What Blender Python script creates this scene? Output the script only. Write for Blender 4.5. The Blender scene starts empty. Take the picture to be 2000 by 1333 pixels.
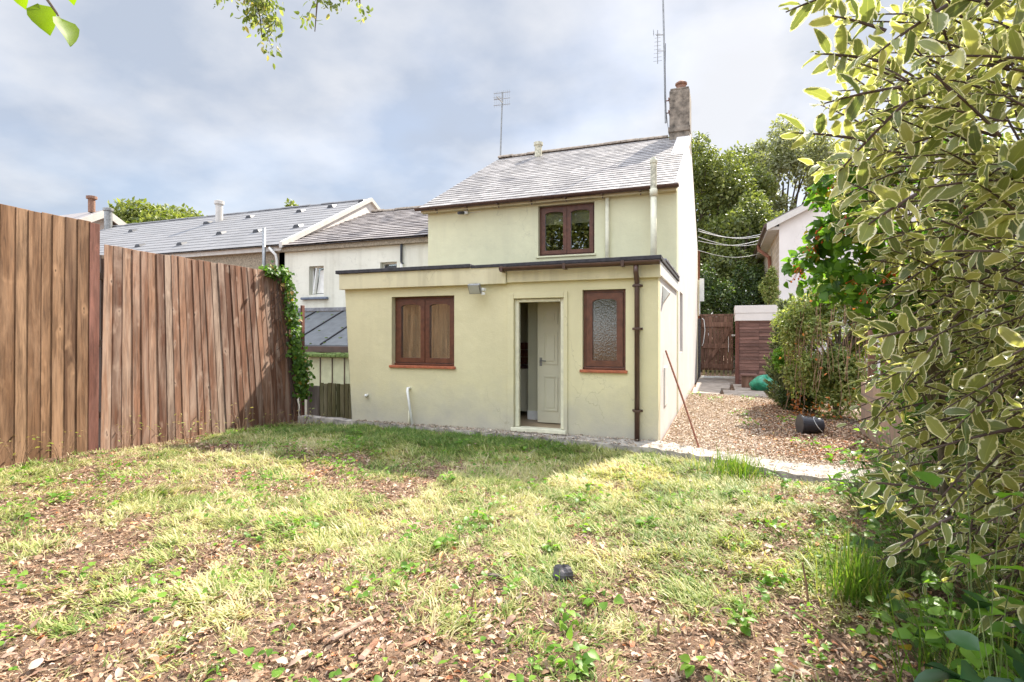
import bpy, math, random
import numpy as np
from mathutils import Vector, Matrix
random.seed(7); RNG = np.random.default_rng(7)
SC = bpy.context.scene; COL = SC.collection
R = math.radians

# ------------------------------------------------------------------ camera, sky, sun, exposure
YAW = 21.1
cd = bpy.data.cameras.new('camera'); cam = bpy.data.objects.new('camera', cd); COL.objects.link(cam)
cam.location = (0, 0, 1.45); cam.rotation_euler = (R(90), 0, R(YAW))
cd.sensor_fit = 'HORIZONTAL'; cd.sensor_width = 36; cd.lens = 36*1071/2000
cd.shift_y = -11.5/2000; cd.clip_start = 0.05; cd.clip_end = 2000
SC.camera = cam
SUN_EL, SUN_AZ = 45.3, 22.0           # azimuth from +Y towards +X
sl = bpy.data.lights.new('sun', 'SUN'); sl.energy = 4.9; sl.angle = R(0.6); sl.color = (1.0, .93, .82)
sun = bpy.data.objects.new('sun', sl); COL.objects.link(sun)
sd = Vector((math.sin(R(SUN_AZ))*math.cos(R(SUN_EL)), math.cos(R(SUN_AZ))*math.cos(R(SUN_EL)), math.sin(R(SUN_EL))))
sun.rotation_euler = (-sd).to_track_quat('-Z', 'Y').to_euler()
SC.view_settings.view_transform = 'Standard'; SC.view_settings.look = 'None'
SC.view_settings.exposure = 1.28; SC.view_settings.gamma = 1.0
SC.render.engine = 'CYCLES'; SC.cycles.use_denoising = True
SC.cycles.max_bounces = 7; SC.cycles.transparent_max_bounces = 12; SC.cycles.diffuse_bounces = 4
SC.cycles.caustics_reflective = False; SC.cycles.caustics_refractive = False
SC.cycles.sample_clamp_indirect = 6

W = bpy.data.worlds.new('World'); SC.world = W; W.use_nodes = True
def sky_world():
    nt = W.node_tree; nt.nodes.clear(); N = nt.nodes.new; L = nt.links.new
    out = N('ShaderNodeOutputWorld'); bg = N('ShaderNodeBackground'); bg.inputs['Strength'].default_value = .1
    sky = N('ShaderNodeTexSky'); sky.sky_type = 'NISHITA'; sky.sun_disc = False
    sky.sun_elevation = R(SUN_EL); sky.sun_rotation = R(SUN_AZ); sky.air_density = 1.0; sky.dust_density = 1.5
    tc = N('ShaderNodeTexCoord'); sep = N('ShaderNodeSeparateXYZ'); L(tc.outputs['Generated'], sep.inputs[0])
    # clouds lie on a flat layer: direction / (z + small)
    add = N('ShaderNodeMath'); add.operation = 'ADD'; add.inputs[1].default_value = .32; L(sep.outputs['Z'], add.inputs[0])
    dv = N('ShaderNodeVectorMath'); dv.operation = 'DIVIDE'; L(tc.outputs['Generated'], dv.inputs[0])
    cmb = N('ShaderNodeCombineXYZ')
    for i in range(3): L(add.outputs[0], cmb.inputs[i])
    L(cmb.outputs[0], dv.inputs[1])
    n1 = N('ShaderNodeTexNoise'); n1.inputs['Scale'].default_value = 1.5; n1.inputs['Detail'].default_value = 7; n1.inputs['Roughness'].default_value = .5
    mp = N('ShaderNodeMapping'); mp.inputs['Location'].default_value = (3.1, 1.7, .4); L(dv.outputs[0], mp.inputs[0]); L(mp.outputs[0], n1.inputs['Vector'])
    r1 = N('ShaderNodeMapRange'); r1.interpolation_type = 'SMOOTHSTEP'
    r1.inputs['From Min'].default_value = .36; r1.inputs['From Max'].default_value = .66; L(n1.outputs['Fac'], r1.inputs['Value'])
    r1.inputs['To Min'].default_value = .7; r1.inputs['To Max'].default_value = .96
    n2 = N('ShaderNodeTexNoise'); n2.inputs['Scale'].default_value = 2.6; n2.inputs['Detail'].default_value = 6; L(dv.outputs[0], n2.inputs['Vector'])
    cr = N('ShaderNodeValToRGB'); L(n2.outputs['Fac'], cr.inputs[0])
    cr.color_ramp.elements[0].position = .38; cr.color_ramp.elements[0].color = (2.25, 2.52, 3.02, 1)
    cr.color_ramp.elements[1].position = .62; cr.color_ramp.elements[1].color = (3.6, 3.66, 3.82, 1)
    mx = N('ShaderNodeMix'); mx.data_type = 'RGBA'; L(r1.outputs[0], mx.inputs['Factor']); L(cr.outputs[0], mx.inputs['B'])
    g = N('ShaderNodeMix'); g.data_type = 'RGBA'; g.blend_type = 'MULTIPLY'; g.inputs['Factor'].default_value = 1
    L(sky.outputs[0], g.inputs['A']); g.inputs['B'].default_value = (1, 1, 1, 1)
    L(g.outputs['Result'], mx.inputs['A'])
    # added sky brightness high overhead, above the view, to fill the shaded walls
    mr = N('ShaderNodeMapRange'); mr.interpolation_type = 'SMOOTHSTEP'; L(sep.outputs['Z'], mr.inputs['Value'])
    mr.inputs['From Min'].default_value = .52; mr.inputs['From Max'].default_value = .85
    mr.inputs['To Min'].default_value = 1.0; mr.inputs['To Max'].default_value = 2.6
    # more added brightness opposite the sun, behind the camera, for the same wall fill
    dt = N('ShaderNodeVectorMath'); dt.operation = 'DOT_PRODUCT'; L(tc.outputs['Generated'], dt.inputs[0])
    dt.inputs[1].default_value = (-math.sin(R(SUN_AZ)), -math.cos(R(SUN_AZ)), 0)
    mr2 = N('ShaderNodeMapRange'); mr2.interpolation_type = 'SMOOTHSTEP'; L(dt.outputs['Value'], mr2.inputs['Value'])
    mr2.inputs['From Min'].default_value = -.1; mr2.inputs['From Max'].default_value = .6
    mr2.inputs['To Min'].default_value = 1.0; mr2.inputs['To Max'].default_value = 2.5
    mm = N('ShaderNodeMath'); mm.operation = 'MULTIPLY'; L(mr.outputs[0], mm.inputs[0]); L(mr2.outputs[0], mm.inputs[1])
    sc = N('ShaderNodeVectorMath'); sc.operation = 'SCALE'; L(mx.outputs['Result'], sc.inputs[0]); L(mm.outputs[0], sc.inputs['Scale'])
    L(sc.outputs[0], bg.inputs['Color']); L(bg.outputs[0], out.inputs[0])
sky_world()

# ------------------------------------------------------------------ materials
def newmat(name):
    m = bpy.data.materials.new(name); m.use_nodes = True; nt = m.node_tree
    return m, nt, nt.nodes['Principled BSDF'], nt.nodes.new, nt.links.new
def ramp(nt, fac, stops):
    cr = nt.nodes.new('ShaderNodeValToRGB'); el = cr.color_ramp.elements
    el[0].position, el[0].color = stops[0][0], (*stops[0][1], 1)
    el[1].position, el[1].color = stops[-1][0], (*stops[-1][1], 1)
    for p, c in stops[1:-1]:
        e = el.new(p); e.color = (*c, 1)
    nt.links.new(fac, cr.inputs[0]); return cr.outputs[0]
def noise(nt, scale, detail=4, rough=.55, vec=None, stretch=None, dist=0):
    n = nt.nodes.new('ShaderNodeTexNoise'); n.inputs['Scale'].default_value = scale; n.inputs['Detail'].default_value = detail
    n.inputs['Roughness'].default_value = rough; n.inputs['Distortion'].default_value = dist
    if vec is None:
        tc = nt.nodes.new('ShaderNodeTexCoord'); vec = tc.outputs['Object']
    if stretch:
        mp = nt.nodes.new('ShaderNodeMapping'); mp.inputs['Scale'].default_value = stretch; nt.links.new(vec, mp.inputs[0]); vec = mp.outputs[0]
    nt.links.new(vec, n.inputs['Vector']); return n.outputs['Fac']
def mixc(nt, fac, a, b, mode='MIX'):
    m = nt.nodes.new('ShaderNodeMix'); m.data_type = 'RGBA'; m.blend_type = mode
    for k, v in (('Factor', fac), ('A', a), ('B', b)):
        if isinstance(v, (int, float)): m.inputs[k].default_value = v
        elif isinstance(v, tuple): m.inputs[k].default_value = (*v, 1)
        else: nt.links.new(v, m.inputs[k])
    return m.outputs['Result']
def mrange(nt, v, a, b, c=0, d=1):
    m = nt.nodes.new('ShaderNodeMapRange'); nt.links.new(v, m.inputs['Value'])
    for k, x in (('From Min', a), ('From Max', b), ('To Min', c), ('To Max', d)): m.inputs[k].default_value = x
    return m.outputs[0]
def bump(nt, bsdf, h, strength=.3, dist=.01):
    b = nt.nodes.new('ShaderNodeBump'); b.inputs['Strength'].default_value = strength; b.inputs['Distance'].default_value = dist
    nt.links.new(h, b.inputs['Height']); nt.links.new(b.outputs[0], bsdf.inputs['Normal'])
def attr(nt, name='rnd'):
    a = nt.nodes.new('ShaderNodeAttribute'); a.attribute_name = name; return a.outputs['Fac']
def plain(name, c, rough=.6, metal=0, var=.25, scale=9, bmp=.1, spec=.5):
    m, nt, b, N, L = newmat(name)
    f = noise(nt, scale, 5); d = tuple(x*(1-var) for x in c); e = tuple(min(1, x*(1+var)) for x in c)
    L(ramp(nt, f, [(.3, d), (.7, e)]), b.inputs['Base Color']); b.inputs['Roughness'].default_value = rough
    b.inputs['Metallic'].default_value = metal; b.inputs['Specular IOR Level'].default_value = spec
    if bmp: bump(nt, b, noise(nt, scale*6, 4), bmp, .004)
    return m
def rendered(name, c, stain, stain_amt=.5, streak=.25, bmp=.35, low=None):
    """painted render: blotchy, streaked, rough-cast; low = (height, colour) of a grubby splash band"""
    m, nt, b, N, L = newmat(name)
    col = ramp(nt, noise(nt, 1.1, 6, .6), [(.3, tuple(x*.9 for x in c)), (.7, tuple(min(1, x*1.06) for x in c))])
    s = mrange(nt, noise(nt, 1.0, 5, .6, stretch=(3.2, 3.2, .28)), .5, .78, 0, streak)
    col = mixc(nt, s, col, stain)
    p = mrange(nt, noise(nt, 2.3, 8, .7), .56, .78, 0, stain_amt)
    col = mixc(nt, p, col, stain)
    if low:
        tc = N('ShaderNodeTexCoord'); sp = N('ShaderNodeSeparateXYZ'); L(tc.outputs['Object'], sp.inputs[0])
        ad = N('ShaderNodeMath'); ad.operation = 'ADD'; L(sp.outputs['Z'], ad.inputs[0]); L(mrange(nt, noise(nt, 1.6, 6, .65), .2, .8, -.35, .35), ad.inputs[1])
        col = mixc(nt, mrange(nt, ad.outputs[0], 0, low[0], low[2], 0), col, low[1])
    vo = N('ShaderNodeTexVoronoi'); vo.feature = 'DISTANCE_TO_EDGE'; vo.inputs['Scale'].default_value = .9
    tcv = N('ShaderNodeTexCoord'); nz = N('ShaderNodeTexNoise'); nz.inputs['Scale'].default_value = 2.5; nz.inputs['Detail'].default_value = 6; L(tcv.outputs['Object'], nz.inputs['Vector'])
    sv = N('ShaderNodeVectorMath'); sv.operation = 'SCALE'; sv.inputs['Scale'].default_value = .8; L(nz.outputs['Color'], sv.inputs[0])
    av = N('ShaderNodeVectorMath'); L(tcv.outputs['Object'], av.inputs[0]); L(sv.outputs[0], av.inputs[1]); L(av.outputs[0], vo.inputs['Vector'])
    ck = N('ShaderNodeMath'); ck.operation = 'MULTIPLY'; L(mrange(nt, vo.outputs['Distance'], .001, .005, .32, 0), ck.inputs[0]); L(mrange(nt, noise(nt, .8, 2), .5, .6, 0, 1), ck.inputs[1])
    col = mixc(nt, ck.outputs[0], col, tuple(x*.5 for x in stain))
    col = mixc(nt, mrange(nt, noise(nt, 26, 4, .8), .64, .74, 0, .35), col, stain)
    L(col, b.inputs['Base Color']); b.inputs['Roughness'].default_value = .9; b.inputs['Specular IOR Level'].default_value = .25
    a1 = N('ShaderNodeMath'); a1.operation = 'ADD'; L(noise(nt, 5, 4), a1.inputs[0]); L(mrange(nt, noise(nt, 70, 4, .7), 0, 1, 0, .35), a1.inputs[1])
    bump(nt, b, a1.outputs[0], bmp, .03)
    return m
def wood(name, stops, knots=True, rough=.8, axis='z', scale=1.0, spec=.3):
    """board wood: grain along the board, colour per board from rnd, knots"""
    m, nt, b, N, L = newmat(name); a = attr(nt)
    tc = N('ShaderNodeTexCoord'); off = N('ShaderNodeCombineXYZ')
    ml = N('ShaderNodeMath'); ml.operation = 'MULTIPLY'; ml.inputs[1].default_value = 37.0; L(a, ml.inputs[0])
    for i in range(3): L(ml.outputs[0], off.inputs[i])
    av = N('ShaderNodeVectorMath'); av.operation = 'ADD'; L(tc.outputs['Object'], av.inputs[0]); L(off.outputs[0], av.inputs[1])
    st = {'z': (1, 1, .06), 'x': (.06, 1, 1), 'y': (1, .06, 1)}[axis]
    g = noise(nt, 42*scale, 5, .65, av.outputs[0], st, .6); g2 = noise(nt, 9*scale, 4, .6, av.outputs[0], tuple(max(.09, s) for s in st), .4)
    base = ramp(nt, a, stops)
    c = mixc(nt, mrange(nt, g, .38, .66, 0, .75), base, tuple(x*.38 for x in stops[0][1]))
    c = mixc(nt, mrange(nt, g2, .45, .75, 0, .6), c, tuple(min(1, x*1.45+.02) for x in stops[-1][1]))
    c = mixc(nt, mrange(nt, noise(nt, 3.2, 6, .65, av.outputs[0], tuple(max(.22, s) for s in st), .8), .5, .72, 0, .6), c, tuple(x*.4 for x in stops[0][1]))
    c = mixc(nt, mrange(nt, noise(nt, 2.1, 6, .65, av.outputs[0], tuple(max(.3, s) for s in st), .8), .55, .75, 0, .55), c, tuple(min(1, x*1.25+.03) for x in stops[-1][1]))
    if knots:
        v = N('ShaderNodeTexVoronoi'); v.inputs['Scale'].default_value = 5.0
        mp = N('ShaderNodeMapping'); mp.inputs['Scale'].default_value = (1.0, 1.0, .55) if axis == 'z' else (.55, 1, 1)
        L(av.outputs[0], mp.inputs[0]); wn = N('ShaderNodeTexNoise'); wn.inputs['Scale'].default_value = 9; L(mp.outputs[0], wn.inputs['Vector']); wv = N('ShaderNodeVectorMath'); wv.operation = 'SCALE'; wv.inputs['Scale'].default_value = .16; L(wn.outputs['Color'], wv.inputs[0]); wa = N('ShaderNodeVectorMath'); L(mp.outputs[0], wa.inputs[0]); L(wv.outputs[0], wa.inputs[1]); L(wa.outputs[0], v.inputs['Vector'])
        c = mixc(nt, mrange(nt, v.outputs['Distance'], .06, .24, .45, 0), c, tuple(min(1, x*1.5) for x in stops[-1][1]))
        c = mixc(nt, mrange(nt, v.outputs['Distance'], .035, .075, .85, 0), c, tuple(x*.3 for x in stops[0][1]))
    L(c, b.inputs['Base Color']); b.inputs['Roughness'].default_value = rough; b.inputs['Specular IOR Level'].default_value = spec
    bump(nt, b, g, .5, .006); return m
def slate(name, stops, rough=.42, lichen=(.3, .27, .2), dark=(.07, .065, .075)):
    m, nt, b, N, L = newmat(name); a = attr(nt)
    c = ramp(nt, a, stops)
    c = mixc(nt, mrange(nt, noise(nt, .9, 6, .6, dist=.5), .55, .72, 0, .8), c, dark)
    c = mixc(nt, mrange(nt, noise(nt, 6, 7, .7), .55, .75, 0, .55), c, lichen)
    L(c, b.inputs['Base Color']); L(mrange(nt, noise(nt, 11, 5), .3, .7, rough-.1, rough+.2), b.inputs['Roughness'])
    bump(nt, b, noise(nt, 30, 5, .6), .25, .006); return m
def leafmat(name, stops, trans=.45, rough=.45, edge=None, spec=.4, tint=(1.15, 1.25, .6)):
    m, nt, b, N, L = newmat(name); c = ramp(nt, attr(nt), stops)
    if edge:
        uv = N('ShaderNodeUVMap'); sp = N('ShaderNodeSeparateXYZ'); L(uv.outputs[0], sp.inputs[0])
        ab = N('ShaderNodeMath'); ab.operation = 'ABSOLUTE'; L(sp.outputs['X'], ab.inputs[0])
        ad = N('ShaderNodeMath'); ad.operation = 'ADD'; L(ab.outputs[0], ad.inputs[0])
        L(mrange(nt, noise(nt, 60, 3), .25, .75, -.22, .2), ad.inputs[1])
        mxx = N('ShaderNodeMath'); mxx.operation = 'MAXIMUM'; L(mrange(nt, ad.outputs[0], .70, .82, 0, 1), mxx.inputs[0])
        L(mrange(nt, sp.outputs['Y'], .93, .99, 0, 1), mxx.inputs[1])
        c = mixc(nt, mxx.outputs[0], c, edge)
        rib = mrange(nt, ab.outputs[0], 0, .06, .3, 0); c = mixc(nt, rib, c, tuple(min(1, x*1.5) for x in stops[-1][1]))
    L(c, b.inputs['Base Color']); b.inputs['Roughness'].default_value = rough; b.inputs['Specular IOR Level'].default_value = spec
    tr = N('ShaderNodeBsdfTranslucent'); L(mixc(nt, 1.0, c, tint, 'MULTIPLY'), tr.inputs[0])
    ms = N('ShaderNodeMixShader'); ms.inputs[0].default_value = trans; L(b.outputs[0], ms.inputs[1]); L(tr.outputs[0], ms.inputs[2])
    L(ms.outputs[0], nt.nodes['Material Output'].inputs[0]); return m
def glass(name, refl, tint, see=.0, rough=.0, bmp=0, bs=20):
    m, nt, b, N, L = newmat(name); nt.nodes.remove(b)
    d = N('ShaderNodeBsdfTransparent'); d.inputs[0].default_value = (*tint, 1)
    g = N('ShaderNodeBsdfGlossy'); g.inputs['Roughness'].default_value = rough; g.inputs[0].default_value = (.95, .95, .92, 1)
    ms = N('ShaderNodeMixShader'); ms.inputs[0].default_value = refl; L(d.outputs[0], ms.inputs[1]); L(g.outputs[0], ms.inputs[2])
    if bmp:
        bp = N('ShaderNodeBump'); bp.inputs['Strength'].default_value = bmp; bp.inputs['Distance'].default_value = .01
        L(noise(nt, bs, 2), bp.inputs['Height']); L(bp.outputs[0], g.inputs['Normal'])
    L(ms.outputs[0], nt.nodes['Material Output'].inputs[0]); return m

M = {}
M['cream'] = rendered('cream_render', (.655, .595, .365), (.47, .41, .26), .4, .22, .35, low=(.75, (.44, .41, .33), .95))
M['cream_up'] = rendered('upper_cream_render', (.68, .655, .43), (.47, .46, .32), .35, .3, .35)
M['pale'] = rendered('pale_gable_render', (.64, .595, .555), (.5, .46, .42), .25, .2, .2)
M['band'] = rendered('cream_band', (.64, .575, .37), (.3, .26, .17), .6, .6, .25)
M['white_r'] = rendered('white_render', (.74, .72, .60), (.40, .37, .27), .55, .55, .4)
M['white_g'] = rendered('clean_white_render', (.70, .66, .62), (.6, .56, .52), .2, .15, .2)
M['pebble'] = plain('pebbledash', (.30, .25, .18), .95, 0, .45, 26, .8)
M['stone_wall'] = None
M['inside'] = plain('inside_wall_paint', (.62, .59, .42), .8, 0, .06, 2, 0)
M['door_white'] = plain('white_gloss_paint', (.66, .62, .46), .35, 0, .04, 3, .02)
M['brown'] = plain('brown_window_stain', (.115, .042, .022), .38, 0, .3, 14, .1)
M['brown_pvc'] = plain('brown_plastic', (.075, .038, .025), .4, 0, .25, 8, .03)
M['terracotta'] = plain('terracotta_tile', (.36, .105, .045), .6, 0, .3, 18, .1)
M['felt'] = plain('black_felt', (.035, .032, .035), .75, 0, .5, 20, .4)
M['lead'] = plain('lead_flashing', (.2, .2, .21), .5, .3, .35, 12, .2)
M['white_pvc'] = plain('white_plastic', (.78, .77, .72), .4, 0, .08, 9, .02)
M['cream_pipe'] = plain('cream_painted_pipe', (.68, .65, .48), .5, 0, .12, 9, .05)
M['old_pipe'] = plain('weathered_pipe', (.5, .48, .36), .8, 0, .45, 22, .2)
M['metal'] = plain('grey_metal', (.28, .28, .27), .45, .7, .25, 14, .05)
M['rust'] = plain('rusty_iron', (.2, .075, .04), .85, .2, .5, 35, .3)
M['black'] = plain('black_plastic', (.03, .03, .035), .4, 0, .3, 12, .05)
M['chim'] = plain('weathered_chimney_render', (.19, .16, .125), .95, 0, .65, 7, .7)
M['pot'] = plain('terracotta_pot', (.24, .13, .085), .8, 0, .4, 16, .3)
M['ridge'] = plain('ridge_tile', (.26, .21, .16), .85, 0, .5, 12, .3)
M['slate'] = slate('house_slate', [(0, (.19, .175, .165)), (.5, (.29, .268, .25)), (1, (.39, .36, .335))])
M['slate_w'] = slate('old_slate', [(0, (.14, .12, .115)), (.5, (.25, .22, .205)), (1, (.34, .305, .285))], .5)
M['slate_r'] = slate('smooth_grey_slate', [(0, (.165, .162, .162)), (1, (.21, .205, .205))], .62, (.30, .27, .22), (.2, .19, .19))
M['leanto'] = plain('grey_sheet_roof', (.13, .135, .135), .65, 0, .2, 5, .1)
M['fence_a'] = wood('golden_fence_wood', [(0, (.12, .06, .032)), (.5, (.24, .127, .064)), (1, (.33, .20, .115))])
M['fence_b'] = wood('red_brown_fence_wood', [(0, (.14, .062, .036)), (.45, (.275, .135, .08)), (.88, (.37, .21, .132)), (1, (.36, .27, .21))])
M['fence_r'] = wood('red_stained_wood', [(0, (.15, .06, .042)), (1, (.21, .09, .065))])
M['gate'] = wood('dark_brown_gate_wood', [(0, (.16, .085, .055)), (1, (.27, .15, .10))], False)
M['shed'] = wood('brown_cladding_wood', [(0, (.12, .065, .05)), (1, (.24, .125, .095))], False, axis='x')
M['mossy'] = wood('mossy_wood', [(0, (.09, .085, .03)), (.6, (.15, .13, .055)), (1, (.19, .16, .09))], False)
M['greyboard'] = wood('grey_board_wood', [(0, (.12, .09, .07)), (1, (.2, .16, .13))], False)
M['moss'] = plain('moss', (.14, .19, .05), .95, 0, .5, 30, .9)
M['cream_board'] = plain('cream_shed_board', (.5, .5, .3), .6, 0, .15, 6, .05)
M['barge'] = plain('white_bargeboard', (.56, .53, .48), .5, 0, .1, 6, .05)
M['concrete'] = plain('pale_concrete', (.33, .295, .25), .9, 0, .6, 9, .7)
M['slab'] = plain('paving_slab', (.34, .29, .24), .9, 0, .35, 5, .4)
M['bark'] = plain('tree_bark', (.11, .085, .06), .95, 0, .5, 18, .8)
M['twig'] = plain('dark_twig', (.075, .045, .035), .7, 0, .4, 25, .2)
M['dry'] = plain('dry_stick', (.22, .13, .075), .85, 0, .5, 25, .3)
M['stem'] = plain('green_stem', (.12, .17, .045), .6, 0, .4, 25, .1)
M['rock'] = plain('dark_stone', (.09, .08, .08), .8, 0, .5, 22, .6)
M['blue_sill'] = plain('slate_blue_sill', (.13, .155, .2), .6, 0, .2, 12, .1)
M['tiles'] = plain('brown_wall_tiles', (.22, .08, .04), .3, 0, .5, 9, .05)
M['worktop'] = plain('dark_worktop', (.06, .03, .025), .3, 0, .3, 20, .02)
M['lino'] = plain('beige_floor', (.42, .31, .19), .5, 0, .2, 4, .05)
M['curtain'] = plain('dark_room', (.10, .09, .07), .9, 0, .3, 3, 0)  # no cloth: dark backing colour stands in for the unlit rooms behind panes
M['blind'] = plain('roller_blind', (.75, .70, .45), .8, 0, .1, 3, .05)
M['net'] = plain('pale_room', (.5, .46, .38), .9, 0, .2, 3, 0)
M['g_low'] = glass('reflecting_glass', .24, (.8, .8, .75))
M['g_up'] = glass('dark_glass', .14, (.7, .72, .7))
M['g_obs'] = glass('obscure_glass', .17, (.42, .37, .24), 0, .02, .10, 42)
M['green_bag'] = plain('green_plastic_sack', (.03, .26, .15), .35, 0, .5, 14, .6)
M['flood_glass'] = plain('floodlight_glass', (.42, .42, .36), .15, 0, .1, 9, 0)

L_FAR1 = leafmat('far_foliage', [(0, (.07, .09, .025)), (.5, (.155, .18, .052)), (1, (.32, .33, .11))], .46)
L_FAR2 = leafmat('yellow_green_foliage', [(0, (.10, .13, .03)), (.5, (.2, .23, .05)), (1, (.32, .33, .09))], .45)
L_FAR3 = leafmat('silvery_foliage', [(0, (.13, .14, .065)), (.5, (.27, .275, .15)), (1, (.46, .46, .31))], .46)
L_DARK = leafmat('dark_ivy_foliage', [(0, (.025, .045, .015)), (.6, (.07, .11, .03)), (1, (.17, .22, .06))], .4)
L_VAR = leafmat('variegated_leaf', [(0, (.12, .16, .05)), (.5, (.26, .29, .09)), (1, (.41, .40, .14))], .5, .36, edge=(.84, .80, .58), spec=.6, tint=(1.18, 1.17, .66))
L_BERRY = leafmat('broad_green_leaf', [(0, (.035, .08, .014)), (.5, (.09, .18, .025)), (.9, (.18, .30, .04)), (1, (.35, .22, .04))], .5)
L_CLIMB = leafmat('climber_leaf', [(0, (.045, .11, .016)), (.5, (.12, .24, .03)), (.9, (.22, .36, .05)), (1, (.38, .26, .05))], .55)
L_BERRY2 = leafmat('red_berry', [(0, (.55, .09, .02)), (1, (.72, .2, .04))], .1, .25)
L_LIME = leafmat('lime_leaf', [(0, (.09, .20, .02)), (.6, (.18, .34, .04)), (1, (.27, .43, .06))], .5)
L_HAZEL = leafmat('hazel_leaf', [(0, (.14, .25, .01)), (1, (.24, .36, .015))], .65, tint=(1.2, 1.2, .35))
L_BUSH = leafmat('hedge_leaf', [(0, (.10, .14, .035)), (.5, (.26, .31, .095)), (.85, (.44, .45, .19)), (1, (.44, .35, .15))], .5)
L_CONIF = leafmat('conifer_leaf', [(0, (.06, .085, .035)), (.55, (.17, .20, .09)), (1, (.38, .40, .23))], .35)
L_BIGDARK = leafmat('glossy_dark_leaf', [(0, (.012, .045, .018)), (.6, (.03, .085, .03)), (1, (.07, .16, .035))], .25, .32, spec=.6)
L_GRASS = leafmat('grass_blade', [(0, (.10, .19, .03)), (.3, (.20, .28, .055)), (.55, (.38, .41, .13)), (.8, (.56, .52, .24)), (1, (.68, .60, .38))], .45, .55, tint=(1.1, 1.1, .7))
L_TUFT = leafmat('green_grass_blade', [(0, (.08, .16, .02)), (.7, (.18, .28, .04)), (1, (.4, .36, .12))], .45)
L_LITTER = leafmat('fallen_leaf', [(0, (.10, .055, .032)), (.3, (.25, .14, .08)), (.55, (.42, .28, .175)), (.76, (.58, .44, .33)), (.86, (.6, .2, .07)), (1, (.66, .5, .2))], .15, .7, tint=(1, .9, .7))
L_BIGLEAF = leafmat('curled_fallen_leaf', [(0, (.16, .085, .06)), (.3, (.38, .235, .16)), (.62, (.48, .345, .25)), (.78, (.58, .46, .36)), (.86, (.62, .18, .08)), (1, (.68, .34, .12))], .2, .55, tint=(1.1, .9, .7))
L_SIDE = leafmat('side_yard_litter', [(0, (.17, .11, .075)), (.35, (.36, .27, .19)), (.7, (.55, .45, .35)), (1, (.68, .59, .47))], .15, .75, tint=(1, .9, .7))
L_ORANGE = leafmat('orange_leaf', [(0, (.3, .09, .03)), (1, (.7, .25, .06))], .4)
L_STRAW = leafmat('dry_straw', [(0, (.36, .27, .13)), (.5, (.52, .43, .23)), (1, (.64, .56, .36))], .3, .6, tint=(1.05, 1, .75))
L_DRYW = leafmat('dry_weed', [(0, (.25, .17, .07)), (.5, (.4, .33, .13)), (1, (.3, .38, .1))], .4)

def groundmat():
    m, nt, b, N, L = newmat('soil')
    c = ramp(nt, noise(nt, 2.2, 8, .7), [(.3, (.12, .07, .045)), (.5, (.235, .145, .09)), (.7, (.36, .245, .16))])
    c = mixc(nt, mrange(nt, noise(nt, 75, 6, .7), .5, .7, 0, .7), c, (.42, .31, .24))
    c = mixc(nt, mrange(nt, noise(nt, 38, 5, .7), .52, .66, 0, .7), c, (.055, .035, .028))
    L(c, b.inputs['Base Color']); b.inputs['Roughness'].default_value = .95; b.inputs['Specular IOR Level'].default_value = .2
    a1 = N('ShaderNodeMath'); a1.operation = 'ADD'; L(noise(nt, 14, 6, .7), a1.inputs[0]); L(noise(nt, 90, 5, .7), a1.inputs[1])
    bump(nt, b, a1.outputs[0], .9, .03); return m
M['soil'] = groundmat()
def yardmat():
    m, nt, b, N, L = newmat('yard_soil')
    c = ramp(nt, noise(nt, 3, 8, .7), [(.3, (.26, .17, .12)), (.7, (.48, .36, .28))])
    c = mixc(nt, mrange(nt, noise(nt, 60, 6, .7), .48, .66, 0, .8), c, (.16, .10, .07))
    L(c, b.inputs['Base Color']); b.inputs['Roughness'].default_value = .95
    bump(nt, b, noise(nt, 60, 6, .7), .8, .02); return m
M['yard'] = yardmat()
def brickmat(name, c1, c2, mortar, scale, bw=.5, rh=.25, off=.5, rot=(R(90), 0, 0)):
    m, nt, b, N, L = newmat(name); tc = N('ShaderNodeTexCoord'); mp = N('ShaderNodeMapping'); mp.inputs['Rotation'].default_value = rot
    L(tc.outputs['Object'], mp.inputs[0]); br = N('ShaderNodeTexBrick'); L(mp.outputs[0], br.inputs['Vector'])
    br.inputs['Color1'].default_value = (*c1, 1); br.inputs['Color2'].default_value = (*c2, 1); br.inputs['Mortar'].default_value = (*mortar, 1)
    br.inputs['Scale'].default_value = scale; br.inputs['Brick Width'].default_value = bw; br.inputs['Row Height'].default_value = rh
    br.inputs['Mortar Size'].default_value = .012; br.offset = off
    c = mixc(nt, mrange(nt, noise(nt, 12, 6, .7), .45, .75, 0, .6), br.outputs['Color'], tuple(x*.5 for x in c1))
    L(c, b.inputs['Base Color']); b.inputs['Roughness'].default_value = .95; bump(nt, b, br.outputs['Fac'], -.5, .01); return m
M['stone_wall'] = brickmat('stone_front', (.5, .4, .28), (.36, .28, .2), (.55, .5, .42), 1.0, .4, .2, rot=(R(90), R(90), 0))
M['block'] = brickmat('old_block', (.36, .25, .18), (.27, .19, .14), (.2, .16, .13), 1.0, .42, .2, rot=(R(90), R(90), 0))

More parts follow.
